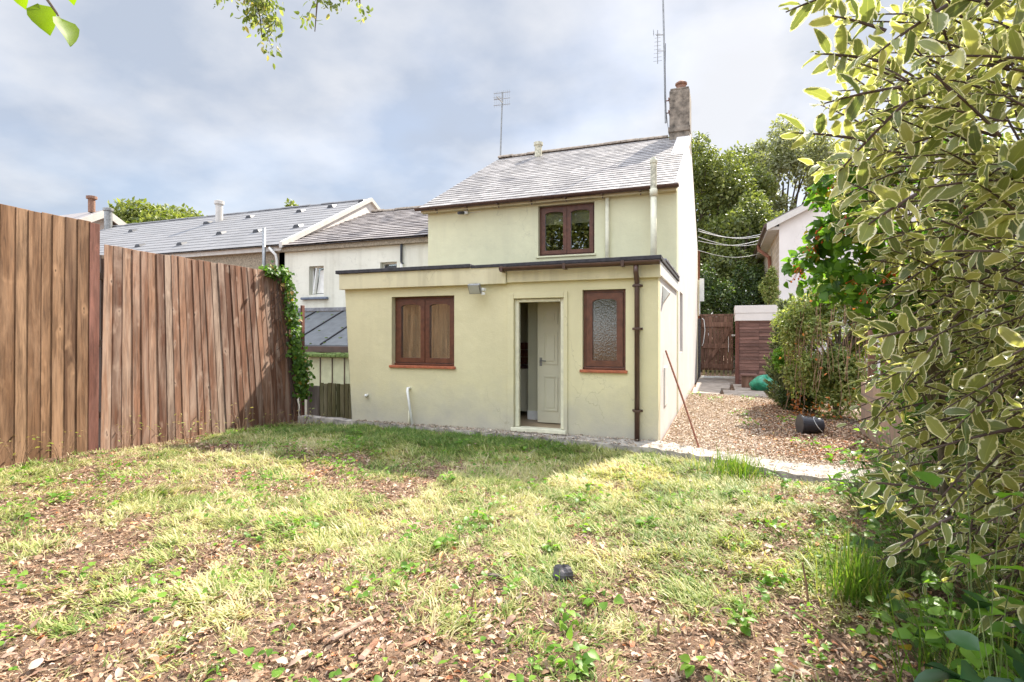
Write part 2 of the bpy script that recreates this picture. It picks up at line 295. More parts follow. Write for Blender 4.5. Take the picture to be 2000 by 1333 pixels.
# ------------------------------------------------------------------ mesh helpers
class MB:
    def __init__(s): s.v, s.f, s.r, s.rn = [], [], [], None
    def face(s, pts, r=None):
        k = len(s.v); s.v += [tuple(p) for p in pts]; s.f.append(tuple(range(k, k+len(pts)))); s.r.append(random.random() if r is None else r)
    def box(s, x0, x1, y0, y1, z0, z1, r=None, mat=None):
        k = len(s.v); c = [(x0, y0, z0), (x1, y0, z0), (x1, y1, z0), (x0, y1, z0), (x0, y0, z1), (x1, y0, z1), (x1, y1, z1), (x0, y1, z1)]
        if mat is not None: c = [tuple(mat @ Vector(p)) for p in c]
        s.v += c; r = random.random() if r is None else r
        for f in ((0, 3, 2, 1), (4, 5, 6, 7), (0, 1, 5, 4), (1, 2, 6, 5), (2, 3, 7, 6), (3, 0, 4, 7)):
            s.f.append(tuple(k+i for i in f)); s.r.append(r)
    def hexa(s, c, r=None):
        k = len(s.v); s.v += [tuple(p) for p in c]; r = random.random() if r is None else r
        for f in ((0, 3, 2, 1), (4, 5, 6, 7), (0, 1, 5, 4), (1, 2, 6, 5), (2, 3, 7, 6), (3, 0, 4, 7)):
            s.f.append(tuple(k+i for i in f)); s.r.append(r)
    def prism(s, poly, d):          # poly: list of points, d: extrusion vector
        k = len(s.v); n = len(poly); d = Vector(d); s.v += [tuple(p) for p in poly] + [tuple(Vector(p)+d) for p in poly]
        r = random.random()
        s.f.append(tuple(range(k+n-1, k-1, -1))); s.f.append(tuple(range(k+n, k+2*n)))
        for i in range(n): j = (i+1) % n; s.f.append((k+i, k+j, k+n+j, k+n+i))
        s.r += [r]*(n+2)
    def tube(s, path, rad, n=8, caps=True):
        P = [Vector(p) for p in path]; rs = rad if isinstance(rad, (list, tuple)) else [rad]*len(P)
        k0 = len(s.v); up = None; r = random.random()
        for i, p in enumerate(P):
            d = (P[min(i+1, len(P)-1)] - P[max(i-1, 0)]); d = d.normalized() if d.length > 1e-9 else Vector((0, 0, 1))
            if up is None: up = d.orthogonal().normalized()
            up = up - d*up.dot(d); up = up.normalized() if up.length > 1e-6 else d.orthogonal().normalized()
            w = d.cross(up)
            for j in range(n):
                a = 2*math.pi*j/n; s.v.append(tuple(p + (up*math.cos(a)+w*math.sin(a))*rs[i]))
        for i in range(len(P)-1):
            for j in range(n):
                a, b = k0+i*n+j, k0+i*n+(j+1) % n
                s.f.append((a, b, b+n, a+n)); s.r.append(r)
        if caps:
            s.f.append(tuple(k0+j for j in range(n-1, -1, -1))); e = k0+(len(P)-1)*n; s.f.append(tuple(e+j for j in range(n))); s.r += [r, r]
    def lathe(s, c, prof, n=16):    # prof: list of (r, z)
        k0 = len(s.v); r = random.random()
        for (q, z) in prof:
            for j in range(n):
                a = 2*math.pi*j/n; s.v.append((c[0]+q*math.cos(a), c[1]+q*math.sin(a), c[2]+z))
        for i in range(len(prof)-1):
            for j in range(n):
                a, b = k0+i*n+j, k0+i*n+(j+1) % n
                s.f.append((a, b, b+n, a+n)); s.r.append(r)
        s.f.append(tuple(k0+j for j in range(n-1, -1, -1))); e = k0+(len(prof)-1)*n; s.f.append(tuple(e+j for j in range(n))); s.r += [r, r]
    def build(s, name, mat, parent=None, bevel=0, smooth=False):
        me = bpy.data.meshes.new(name); me.from_pydata(s.v, [], s.f); me.materials.append(mat)
        a = me.attributes.new('rnd', 'FLOAT', 'FACE'); a.data.foreach_set('value', s.r)
        if smooth: me.polygons.foreach_set('use_smooth', [True]*len(me.polygons))
        me.update()
        o = bpy.data.objects.new(name, me); COL.objects.link(o)
        if parent: attach(o, parent)
        if bevel:
            b = o.modifiers.new('bevel', 'BEVEL'); b.width = bevel; b.segments = 2; b.limit_method = 'ANGLE'; b.angle_limit = R(40)
        if smooth and not bevel:
            pass
        return o
def world_loc(p):
    v = Vector((0, 0, 0))
    while p: v = v + p.location; p = p.parent
    return v
def attach(o, parent):              # things are unrotated empties at their base: keep the mesh in place
    o.parent = parent; o.location = -world_loc(parent)
def tag(o, label=None, cat=None, group=None, kind=None):
    if label: o['label'] = label
    if cat: o['category'] = cat
    if group: o['group'] = group
    if kind: o['kind'] = kind
    return o
def thing(name, label, cat, loc=(0, 0, 0), group=None):
    o = bpy.data.objects.new(name, None); COL.objects.link(o); o.location = loc; o.empty_display_size = .2
    return tag(o, label, cat, group)

def np_mesh(name, V, Q, mat, parent=None, rnd=None, uv=None, smooth=True):
    """V (n,3), Q (m,4) quads"""
    me = bpy.data.meshes.new(name); n, m = len(V), len(Q)
    me.vertices.add(n); me.vertices.foreach_set('co', np.asarray(V, np.float32).ravel())
    me.loops.add(m*4); me.loops.foreach_set('vertex_index', np.asarray(Q, np.int32).ravel())
    me.polygons.add(m); me.polygons.foreach_set('loop_start', np.arange(0, m*4, 4, dtype=np.int32))
    me.polygons.foreach_set('use_smooth', np.full(m, smooth))
    me.update(calc_edges=True)
    if rnd is not None:
        a = me.attributes.new('rnd', 'FLOAT', 'FACE'); a.data.foreach_set('value', np.asarray(rnd, np.float32))
    if uv is not None:
        u = me.uv_layers.new(name='UVMap'); u.data.foreach_set('uv', np.asarray(uv, np.float32)[np.asarray(Q).ravel()].ravel())
    me.materials.append(mat)
    o = bpy.data.objects.new(name, me); COL.objects.link(o)
    if parent: attach(o, parent)
    return o
def leaf_template(n, prof, fold=.25, curl=.15, wave=0):
    """rows along y 0..1, three columns; prof(t)->half width"""
    V, UV, Q = [], [], []
    for i in range(n+1):
        t = i/n; w = max(prof(t), .012)
        z = -curl*t*t
        for u in (-1, 0, 1):
            V.append((u*w, t, z + abs(u)*w*fold + (wave*math.sin(t*9+u*1.3)*abs(u)))); UV.append((u, t))
    for i in range(n):
        for j in range(2):
            a = i*3+j; Q.append((a, a+1, a+4, a+3))
    return np.array(V), np.array(UV), np.array(Q)
T_OVAL = leaf_template(5, lambda t: .24*math.sin(math.pi*min(1, t**.85))**.8, .35, .2, .02)
T_ELL = leaf_template(8, lambda t: .235*max(0, 1-(2*t**.93-1)**2)**.62, .28, .22, .022)
T_ELLB = leaf_template(8, lambda t: .19*max(0, 1-(2*t**.85-1)**2)**.7, .5, .45, .035)
T_ELLC = leaf_template(8, lambda t: .25*max(0, 1-(2*t**1.1-1)**2)**.6, .12, -.25, .04)
T_BROAD = leaf_template(5, lambda t: .40*math.sin(math.pi*min(1, t**.7))**.8, .25, .25, .03)
T_SIMPLE = leaf_template(2, lambda t: (.05, .3, .03)[int(round(t*2))], .3, .15)
T_NARROW = leaf_template(3, lambda t: .14*math.sin(math.pi*min(1, .06+.9*t)), .3, .15)
T_STRAW = leaf_template(3, lambda t: .012, .2, .3)
T_LITTER = leaf_template(3, lambda t: .3*math.sin(math.pi*min(1, .05+.9*t)), .5, .35, .05)
def unit(v): return v/np.maximum(np.linalg.norm(v, axis=-1, keepdims=True), 1e-9)
def scatter(name, T, pos, ax, nrm, size, wid, mat, parent=None, rnd=None, rng=RNG):
    V0, UV, Q0 = T; N = len(pos)
    Y = unit(np.asarray(ax, float)); Xa = unit(np.cross(Y, np.asarray(nrm, float)+1e-4)); Z = np.cross(Xa, Y)
    size = np.broadcast_to(np.asarray(size, float), (N,)); wid = np.broadcast_to(np.asarray(wid, float), (N,))
    V = (np.asarray(pos)[:, None, :] + Xa[:, None, :]*(V0[None, :, 0:1]*(size*wid)[:, None, None])
         + Y[:, None, :]*(V0[None, :, 1:2]*size[:, None, None]) + Z[:, None, :]*(V0[None, :, 2:3]*size[:, None, None]))
    k = len(V0); Q = Q0[None] + (np.arange(N)*k)[:, None, None]
    if rnd is None: rnd = rng.random(N)
    return np_mesh(name, V.reshape(-1, 3), Q.reshape(-1, 4), mat, parent, np.repeat(rnd, len(Q0)), np.tile(UV, (N, 1)))
def randdir(n, rng=RNG): return unit(rng.normal(size=(n, 3)))

def cw(px, py, t):      # a point given as a direction from the house axes; used only to lay out the hanging boughs
    a, b = (px-1000)/1071, (655-py)/1071; c, s_ = math.cos(R(YAW)), math.sin(R(YAW))
    return (t*(a*c-s_), t*(a*s_+c), 1.45+t*b)

# ------------------------------------------------------------------ terrain
def sstep(a, b, x): t = np.clip((x-a)/(b-a), 0, 1); return t*t*(3-2*t)
def fnoise(x, y, s, seed=0):
    r = np.random.default_rng(seed); z = 0; amp = 1; tot = 0
    for o in range(4):
        for k in range(3):
            a = r.uniform(0, 6.28); p = r.uniform(0, 6.28); f = s*(2**o)*r.uniform(.7, 1.3)
            z = z + amp*np.sin((x*math.cos(a)+y*math.sin(a))*f+p + 1.3*np.sin((x*math.sin(a)-y*math.cos(a))*f*.7+p*2)); tot += amp*.7
        amp *= .55
    return z/tot
def H(x, y):
    x = np.asarray(x, float); y = np.asarray(y, float)
    z = .03*fnoise(x, y, 1.1, 3) + .030*np.maximum(0, fnoise(x, y, 8.5, 4)+.15) + .010*fnoise(x, y, 19, 6) - .012
    lawn = 1 - sstep(6.6, 7.2, y+.0*x)
    z = z*(.15+.85*lawn) - .025
    z = z - .09*sstep(-5.2, -7, x)*sstep(5.5, 7.8, y)
    z = z + .05*sstep(-6, -7.3, x)*(1-sstep(4, 6, y))
    drop = np.maximum(sstep(-7.5, -8.2, x), sstep(8.5, 9.1, y)*sstep(-6.1, -6.3, x))
    z = z*(1-drop) - .9*drop
    return z
def gridlines(a, b, st, lo, hi):
    fine = np.arange(a, b+1e-6, st); k = 1.35; c1, c2 = [], []; x, d = b, st
    while x < hi: d *= k; x += d; c1.append(x)
    x, d = a, st
    while x > lo: d *= k; x -= d; c2.append(x)
    return np.array(c2[::-1]+list(fine)+c1)
gx = gridlines(-9, 3.5, .07, -400, 400); gy = gridlines(-.5, 9.5, .07, -300, 500)
GX, GY = np.meshgrid(gx, gy); GZ = H(GX, GY)
idx = np.arange(GX.size).reshape(GX.shape)
GQ = np.stack([idx[:-1, :-1], idx[:-1, 1:], idx[1:, 1:], idx[1:, :-1]], -1).reshape(-1, 4)
tag(np_mesh('ground', np.stack([GX, GY, GZ], -1).reshape(-1, 3), GQ, M['soil']), kind='structure')

# side yard, concrete path, slabs
mb = MB()
yx = np.linspace(-.78, 2.6, 24); yy = np.linspace(6.6, 14.2, 50)
YX, YY = np.meshgrid(yx, yy); YF0 = np.interp(YX, [-.78, -.05, .76, 1.6], [7.45, 7.05, 6.74, 6.68]); YY = YF0+(YY-6.6)*(14.2-YF0)/7.6; YZ = .012 + .02*fnoise(YX, YY, 2.2, 9)*0 + .012*fnoise(YX, YY, 3, 9)
ii = np.arange(YX.size).reshape(YX.shape)
YQ = np.stack([ii[:-1, :-1], ii[:-1, 1:], ii[1:, 1:], ii[1:, :-1]], -1).reshape(-1, 4)
tag(np_mesh('yard_ground', np.stack([YX, YY, YZ], -1).reshape(-1, 3), YQ, M['yard']), kind='structure')
def strip(outer, inner, z, mat, name, jit=.02):
    mb = MB()
    def dens(L):
        o = []
        for (a, b) in zip(L[:-1], L[1:]):
            n = 14
            for i in range(n): o.append(Vector(a).lerp(Vector(b), i/n))
        o.append(Vector(L[-1])); return o
    A, B = dens(outer), dens(inner); rr = random.Random(3)
    A = [Vector((p.x, p.y+rr.uniform(-jit, jit))) for p in A]
    for i in range(len(A)-1):
        za, zb = z+.008*math.sin(i*1.7), z+.008*math.sin((i+1)*1.7)
        mb.face([(A[i].x, A[i].y, za), (A[i+1].x, A[i+1].y, zb), (B[i+1].x, B[i+1].y, zb), (B[i].x, B[i].y, za)])
        mb.face([(A[i].x, A[i].y-.01, -.2), (A[i+1].x, A[i+1].y-.01, -.2), (A[i+1].x, A[i+1].y, zb), (A[i].x, A[i].y, za)])
        mb.face([(B[i].x, B[i].y, za), (B[i+1].x, B[i+1].y, zb), (B[i+1].x, B[i+1].y+.02, -.1), (B[i].x, B[i].y+.02, -.1)])
    return tag(mb.build(name, mat), kind='structure')
strip([(-6.9, 7.56), (-4.6, 7.36), (-2.8, 7.24), (-.78, 7.0), (.04, 6.62), (.71, 6.2), (1.6, 6.05), (2.2, 6.0)],
      [(-6.9, 7.75), (-4.6, 7.52), (-2.8, 7.52), (-.78, 7.52), (-.05, 7.1), (.76, 6.78), (1.6, 6.72), (2.2, 6.7)], .04, M['concrete'], 'concrete_path')
mb = MB(); rr = random.Random(5)
for (x0, x1, y0, y1, zz) in ((-.75, -.05, 13.9, 15.6, .05), (-.02, .95, 13.8, 15.2, .035), (-.75, .2, 15.66, 17.4, .04), (.25, 1.3, 15.3, 17.2, .03), (-.75, 1.2, 17.5, 19.7, .045)):
    mb.prism([(x0+rr.uniform(0, .05), y0+rr.uniform(0, .1), -.05), (x1-rr.uniform(0, .06), y0+rr.uniform(0, .12), -.05), (x1-.01, y1, -.05), (x0, y1-.02, -.05)], (0, 0, zz+.05))
tag(mb.build('paving', M['slab'], bevel=.008), kind='structure')

# ------------------------------------------------------------------ building helpers
def wall_cells(mb, o, u, W_, H_, n, th, holes, step=99):
    """wall standing at o, running W_ along u and H_ up, outward normal n, thickness th, rectangular holes (u0,u1,v0,v1)"""
    o, u, n = Vector(o), Vector(u), Vector(n); up = Vector((0, 0, 1))
    us = sorted({0, W_, *[h[0] for h in holes], *[h[1] for h in holes]}); vs = sorted({0, H_, *[h[2] for h in holes], *[h[3] for h in holes]})
    def P(a, b, d): return o + u*a + up*b - n*d
    flip = u.cross(up).dot(n) < 0
    def q(p): mb.face(p[::-1] if flip else p, .5)
    inside = lambda a, b: any(h[0] < a < h[1] and h[2] < b < h[3] for h in holes)
    for i in range(len(us)-1):
        for j in range(len(vs)-1):
            if inside((us[i]+us[i+1])/2, (vs[j]+vs[j+1])/2): continue
            a, b, c, d = us[i], us[i+1], vs[j], vs[j+1]
            q([P(a, c, 0), P(b, c, 0), P(b, d, 0), P(a, d, 0)]); q([P(b, c, th), P(a, c, th), P(a, d, th), P(b, d, th)])
    for (a, b, c, d) in holes:
        q([P(a, c, 0), P(a, d, 0), P(a, d, th), P(a, c, th)]); q([P(b, d, 0), P(b, c, 0), P(b, c, th), P(b, d, th)])
        q([P(a, d, 0), P(b, d, 0), P(b, d, th), P(a, d, th)]); q([P(b, c, 0), P(a, c, 0), P(a, c, th), P(b, c, th)])
    q([P(0, H_, 0), P(W_, H_, 0), P(W_, H_, th), P(0, H_, th)]); q([P(0, 0, 0), P(0, H_, 0), P(0, H_, th), P(0, 0, th)]); q([P(W_, H_, 0), P(W_, 0, 0), P(W_, 0, th), P(W_, H_, th)])
def ring(mb, x0, x1, z0, z1, y0, y1, b, arch=0):
    """rectangular frame ring in the XZ plane, thickness b, optional arched head"""
    ix0, ix1, iz0, iz1 = x0+b, x1-b, z0+b, z1-b; n = 14; inn, out = [], []
    inn += [(ix0, iz0), (ix1, iz0)]; out += [(x0, z0), (x1, z0)]
    for i in range(n+1):
        t = i/n; x = ix1+(ix0-ix1)*t; z = iz1-arch*abs(2*t-1)**3.5 if arch else iz1
        inn.append((x, z)); out.append((x1+(x0-x1)*t, z1))
    k = len(inn); r = random.random()
    for i in range(k):
        j = (i+1) % k
        a, c, d, e = out[i], out[j], inn[j], inn[i]
        for y, fl in ((y0, False), (y1, True)):
            p = [(a[0], y, a[1]), (c[0], y, c[1]), (d[0], y, d[1]), (e[0], y, e[1])]; mb.face(p[::-1] if fl else p, r)
        mb.face([(e[0], y0, e[1]), (d[0], y0, d[1]), (d[0], y1, d[1]), (e[0], y1, e[1])], r)
        mb.face([(c[0], y0, c[1]), (a[0], y0, a[1]), (a[0], y1, a[1]), (c[0], y1, c[1])], r)
def casement(par, x0, x1, z0, z1, y, n, gm, fm, sill=None, room=None, blind=False, fb=.035, sb=.075, arch=.035, back=.5):
    mb = MB(); ring(mb, x0, x1, z0, z1, y, y+.07, fb); w = (x1-x0-2*fb)
    for i in range(1, n): c = x0+fb+w*i/n; mb.box(c-.012, c+.012, y+.001, y+.068, z0+fb, z1-fb)
    win = mb.build('window', fm, par, .003)
    for i in range(n):
        a = x0+fb+w*i/n+.006; b = x0+fb+w*(i+1)/n-.006
        s = MB(); ring(s, a, b, z0+fb+.004, z1-fb-.004, y-.015, y+.045, sb, arch); s.build('sash', fm, win, .004)
        p = MB(); p.box(a+sb-.01, b-sb+.01, y+.016, y+.022, z0+fb+sb-.01, z1-fb-sb+.01); p.build('pane', gm, win)
    if sill:
        s = MB(); s.box(x0-.04, x1+.03, sill[0], y+.03, z0-.045, z0-.004); s.build('sill', sill[1], win, .006)
        s = MB(); s.box(x0+.0, x1-.0, y-.028, y+.02, z0+.002, z0+.03); s.build('drip_rail', fm, win, .004)
    if blind:
        for i in range(n):
            a = x0+fb+w*i/n+.04; b = x0+fb+w*(i+1)/n-.04
            s = MB(); s.box(a, b, y+.075, y+.08, z1-.36, z1-.03); s.build('blind', M['blind'], win)
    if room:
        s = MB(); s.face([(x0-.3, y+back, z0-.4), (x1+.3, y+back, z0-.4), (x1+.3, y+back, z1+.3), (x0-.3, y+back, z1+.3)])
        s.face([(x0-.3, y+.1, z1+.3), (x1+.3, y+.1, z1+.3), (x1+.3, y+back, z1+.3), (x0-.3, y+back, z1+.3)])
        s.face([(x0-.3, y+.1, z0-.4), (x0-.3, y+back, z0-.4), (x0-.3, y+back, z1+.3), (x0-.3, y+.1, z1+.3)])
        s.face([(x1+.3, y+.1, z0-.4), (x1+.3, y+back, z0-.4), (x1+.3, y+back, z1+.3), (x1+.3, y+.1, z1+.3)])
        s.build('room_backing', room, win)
    return win
def slates(x0, x1, y0, z0, y1, z1, sw, ex, mat, name, par, seed=1, th=.007, wob=.004):
    """slate courses from eave (y0,z0) to ridge (y1,z1) between x0 and x1, one mesh"""
    rr = random.Random(seed); L_ = math.hypot(y1-y0, z1-z0); v = Vector((0, (y1-y0)/L_, (z1-z0)/L_)); n = Vector((0, -v.z, v.y))
    o = Vector((0, y0, z0)); mb = MB(); rows = int(L_/ex)
    mb.face([(x0, y0, z0-.02), (x1, y0, z0-.02), (x1, y1, z1-.02), (x0, y1, z1-.02)], .3)
    for j in range(rows+1):
        d0 = j*ex; d1 = min(L_, d0+ex*1.5); x = x0 - (sw/2 if j % 2 else 0)
        while x < x1-1e-4:
            a, b = max(x0, x)+.0015, min(x1, x+sw)-.0015
            if b-a > .01:
                e = d0+rr.uniform(-wob, wob); up = rr.uniform(0, wob); c = rr.betavariate(2, 2)
                if rr.random() < .012: c *= .1
                p = o+v*e+n*(th*2.4+up); q = o+v*d1+n*(.002)
                lo = o+v*e+n*(th*1.2+up)
                mb.face([(a, p.y, p.z), (b, p.y, p.z), (b, q.y, q.z), (a, q.y, q.z)], c)
                mb.face([(a, lo.y, lo.z), (b, lo.y, lo.z), (b, p.y, p.z), (a, p.y, p.z)], 0)
                mb.face([(a, lo.y, lo.z), (a, p.y, p.z), (a, q.y, q.z), (a, q.y, q.z-.004)], .1)
                mb.face([(b, p.y, p.z), (b, lo.y, lo.z), (b, q.y, q.z-.004), (b, q.y, q.z)], .1)
            x += sw
    return mb.build(name, mat, par)
def ridge_tiles(x0, x1, y, z, mat, par, ln=.45, r=.085):
    mb = MB(); x = x0; rr = random.Random(2)
    while x < x1-.05:
        e = min(x+ln, x1); dz = rr.uniform(-.008, .008); pts = []
        for k in range(7):
            a = math.pi*k/6; pts.append((x, y+math.cos(a)*r*1.2, z+dz-.02+math.sin(a)*r))
        mb.prism(pts, (e-x-.012, 0, rr.uniform(-.005, .005))); x = e
    return mb.build('ridge_tiles', mat, par)
def gutter(mb, x0, x1, y, z, r=.055):
    n = 8; pr = [(y+math.cos(math.pi+math.pi*k/n)*r, z+math.sin(math.pi+math.pi*k/n)*r) for k in range(n+1)]
    pi_ = [(y+math.cos(math.pi+math.pi*k/n)*(r-.006), z+.002+math.sin(math.pi+math.pi*k/n)*(r-.006)) for k in range(n, -1, -1)]
    mb.prism([(x0, a, b) for a, b in pr+pi_], (x1-x0, 0, 0))

# ------------------------------------------------------------------ the cottage
GX1, GX0 = -.81, -6.07
YF, YU, YR, YB = 7.5, 10.6, 15.0, 19.5
EZ, RZ = 4.24, 6.66
cot = thing('cottage', 'cream rendered cottage with slate roof, brown windows and flat roofed extension with open doorway', 'house', (-3.4, 11, 0))
# extension walls
mb = MB()
wall_cells(mb, (-5.72, YF, -.15), (1, 0, 0), 5.72+GX1, 2.40, (0, -1, 0), .25,
           [(.76, 1.88, 1.12, 2.21), (2.86, 3.61, .20, 2.13), (3.88, 4.48, 1.11, 2.23)])
mb.v = [(x-.15*max(0, z)/2.25 if x < -5.7 else x, y, z) for x, y, z in mb.v]
wall_cells(mb, (-5.72, YF+.252, -.15), (0, 1, 0), YU-YF-.252, 2.40, (-1, 0, 0), .25, [])
ext = mb.build('extension_wall', M['cream'], cot)
mb = MB(); wall_cells(mb, (GX1-.002, YF+.002, -.15), (0, 1, 0), YU-YF-.002, 2.42, (1, 0, 0), .24, [])
sidew = mb.build('extension_side_wall', M['pale'], cot)
# band (fascia) round the top, roof deck, felt trim
mb = MB(); mb.box(-5.92, -2.96, YF-.085, YF-.001, 2.20, 2.455); mb.box(-2.956, GX1+.03, YF-.06, YF-.001, 2.215, 2.44)
mb.build('fascia', M['band'], cot, .006)
mb = MB(); mb.prism([(-5.97, YF-.12, 2.456), (-5.97, YF-.12, 2.512), (-3.52, YF-.12, 2.512), (-3.52, YF-.12, 2.456)], (0, .16, 0))
mb.prism([(-3.515, YF-.10, 2.445), (-3.515, YF-.10, 2.49), (GX1+.05, YF-.10, 2.505), (GX1+.05, YF-.10, 2.45)], (0, .14, 0))
mb.box(GX1+.0, GX1+.05, YF+.05, YU-.02, 2.44, 2.50); mb.build('roof_edging', M['felt'], cot, .006)
mb = MB(); mb.box(-5.94, GX1-.01, YF+.03, YU-.003, 2.28, 2.485); mb.build('flat_roof', M['felt'], cot)
mb = MB(); mb.box(GX1+.001, GX1+.028, YF+.01, YU-.02, 2.25, 2.435); mb.build('side_fascia', M['white_pvc'], cot, .004)
mb = MB()
for k in range(9):
    y = YF+.5+k*.28; mb.box(GX1-.03, GX1+.06, y, y+.26, 2.502, 2.535+.01*math.sin(k*2))
mb.build('lead_flashing', M['lead'], cot, .006)
# gutter of the extension, brackets, downpipe
mb = MB(); gutter(mb, -3.02, GX1+.04, YF-.155, 2.425, .055); g = mb.build('gutter', M['brown_pvc'], cot)
mb = MB()
for x in (-2.98, -2.05, -1.25):
    mb = MB(); mb.box(x-.02, x+.02, YF-.211, YF-.095, 2.36, 2.372); mb.box(x-.02, x+.02, YF-.218, YF-.2115, 2.36, 2.44); mb.build('bracket', M['brown_pvc'], g)
mb = MB(); mb.tube([(-1.08, YF-.155, 2.37), (-1.08, YF-.155, 2.28), (-1.08, YF-.06, 2.16), (-1.08, YF-.055, 2.1), (-1.08, YF-.055, .02)], .034, 12); dp = mb.build('downpipe', M['brown_pvc'], cot, smooth=True)
mb = MB()
for z in (1.52, .42, 2.1):
    mb = MB(); mb.box(-1.125, -1.035, YF-.095, YF-.0125, z, z+.03); mb.box(-1.15, -1.01, YF-.012, YF-.003, z, z+.03); mb.build('bracket', M['brown_pvc'], dp, .003)
# doorway: plaster surround, white frame, threshold
mb = MB()
mb.box(-2.965, -2.862, YF-.022, YF-.001, .0, 2.065); mb.box(-2.108, -2.05, YF-.022, YF-.001, .0, 2.065); mb.box(-2.861, -2.109, YF-.022, YF-.001, 1.982, 2.065)
sur = mb.build('door_surround', M['cream'], cot, .006)
mb = MB()
mb.box(-2.858, -2.80, YF+.03, YF+.10, .11, 1.975); mb.box(-2.165, -2.112, YF+.03, YF+.10, .11, 1.975); mb.box(-2.799, -2.166, YF+.03, YF+.10, 1.93, 1.975)
mb.box(-2.90, -2.07, YF-.05, YF+.13, .05, .105)
mb.build('door_frame', M['cream_pipe'], cot, .006)
# what one sees inside
mb = MB(); mb.box(-5.4, -1.07, YF+.26, YU-.01, .03, .075); mb.build('kitchen_floor', M['lino'], cot)
mb = MB(); mb.box(-2.98, -1.07, 8.45, 8.55, .076, 2.24); mb.box(-5.4, -2.985, 9.32, 9.40, .076, 2.24); mb.box(-1.10, -1.065, YF+.26, 8.44, .076, 2.24)
mb.box(-5.44, -1.07, YF+.255, YU-.02, 2.245, 2.275)
mb.build('inner_wall', M['inside'], cot)
mb = MB(); mb.box(-2.985, -2.70, 8.43, 8.448, .077, .22); mb.build('skirting', M['white_pvc'], cot, .004)
mb = MB(); mb.box(-4.7, -2.99, 8.74, 9.3, .16, .88); mb.build('kitchen_unit', M['door_white'], cot, .004)
mb = MB(); mb.box(-4.72, -2.985, 8.71, 9.31, .885, .925); mb.build('worktop', M['worktop'], cot, .004)
mb = MB()
for i in range(10):
    for j in range(3): mb.box(-4.7+i*.17, -4.535+i*.17, 9.30, 9.315, .93+j*.13, 1.055+j*.13)
mb.build('wall_tiles', M['tiles'], cot, .002)
# six-panel inner door, ajar in the lobby
mb = MB(); dx0, dx1, dy, dz0, dz1 = -2.71, -1.97, 8.13, .09, 2.0
mb.box(dx0, dx1, dy, dy+.035, dz0, dz1, .5); ind = mb.build('inner_door', M['door_white'], cot, .003)
mb = MB()
for a, b in ((dx0+.10, dx0+.33), (dx0+.41, dx0+.64)):
    for c, d in ((.28, .82), (1.0, 1.5), (1.62, 1.84)):
        ring(mb, a, b, c, d, dy-.014, dy-.0005, .022); mb.box(a+.05, b-.05, dy-.012, dy-.0005, c+.05, d-.05)
mb.build('moulded_panel', M['door_white'], ind, .003)
mb = MB(); mb.box(dx0+.035, dx0+.075, dy-.006, dy-.0005, .97, 1.10); mb.tube([(dx0+.055, dy-.006, 1.05), (dx0+.055, dy-.045, 1.05), (dx0+.15, dy-.045, 1.05)], .008, 8)
mb.build('handle', M['metal'], ind)
# extension windows
casement(cot, -4.955, -3.845, .975, 2.055, YF+.10, 2, M['g_low'], M['brown'], (YF-.03, M['terracotta']), M['net'], back=.15)
casement(cot, -1.835, -1.245, .975, 2.075, YF+.06, 1, M['g_obs'], M['brown'], (YF-.03, M['terracotta']), M['curtain'], sb=.085, back=.3)
# main block
mb = MB()
wall_cells(mb, (GX0, YU, -.2), (1, 0, 0), GX1-GX0, EZ+.2, (0, -1, 0), .35, [(2.55, 3.71, 3.25, 4.27)])
wall_cells(mb, (GX0+.001, YU+.352, -1.2), (0, 1, 0), YB-YU-.353, EZ+1.2, (-1, 0, 0), .3, [])
wall_cells(mb, (GX0, YB, -.2), (1, 0, 0), GX1-GX0, EZ+.2, (0, 1, 0), .3, [])
mb.build('wall', M['cream_up'], cot)
mb = MB(); wall_cells(mb, (GX1, YU+.001, -.2), (0, 1, 0), YB-YU-.002, EZ+.2, (1, 0, 0), .34, [(.75, 1.55, 1.3, 2.52)])
mb.prism([(GX1, YU+.001, EZ+.001), (GX1, YB-.001, EZ+.001), (GX1, YR+.1, RZ+.03), (GX1, YR-.1, RZ+.03)], (-.3, 0, 0))
mb.build('gable_wall', M['pale'], cot)
mb = MB(); mb.prism([(GX0+.002, YU+.001, EZ+.001), (GX0+.002, YB-.001, EZ+.001), (GX0+.002, YR, RZ-.05)], (.3, 0, 0)); mb.build('gable_wall', M['cream_up'], cot)
casement(cot, -3.515, -2.365, 3.055, 4.065, YU+.10, 2, M['g_up'], M['brown'], None, M['curtain'], True, back=.8)
mb = MB(); mb.box(-3.56, -2.33, YU-.03, YU+.16, 3.015, 3.05); mb.build('sill', M['cream_up'], cot, .006)
# blind side window in the gable
mb = MB(); mb.box(GX1-.16, GX1-.12, YU+.76, YU+1.54, 1.11, 2.31); gw = mb.build('window', M['white_pvc'], cot, .004)
mb = MB(); mb.box(GX1-.119, GX1-.115, YU+.83, YU+1.47, 1.18, 2.24); mb.build('pane', M['g_up'], gw)
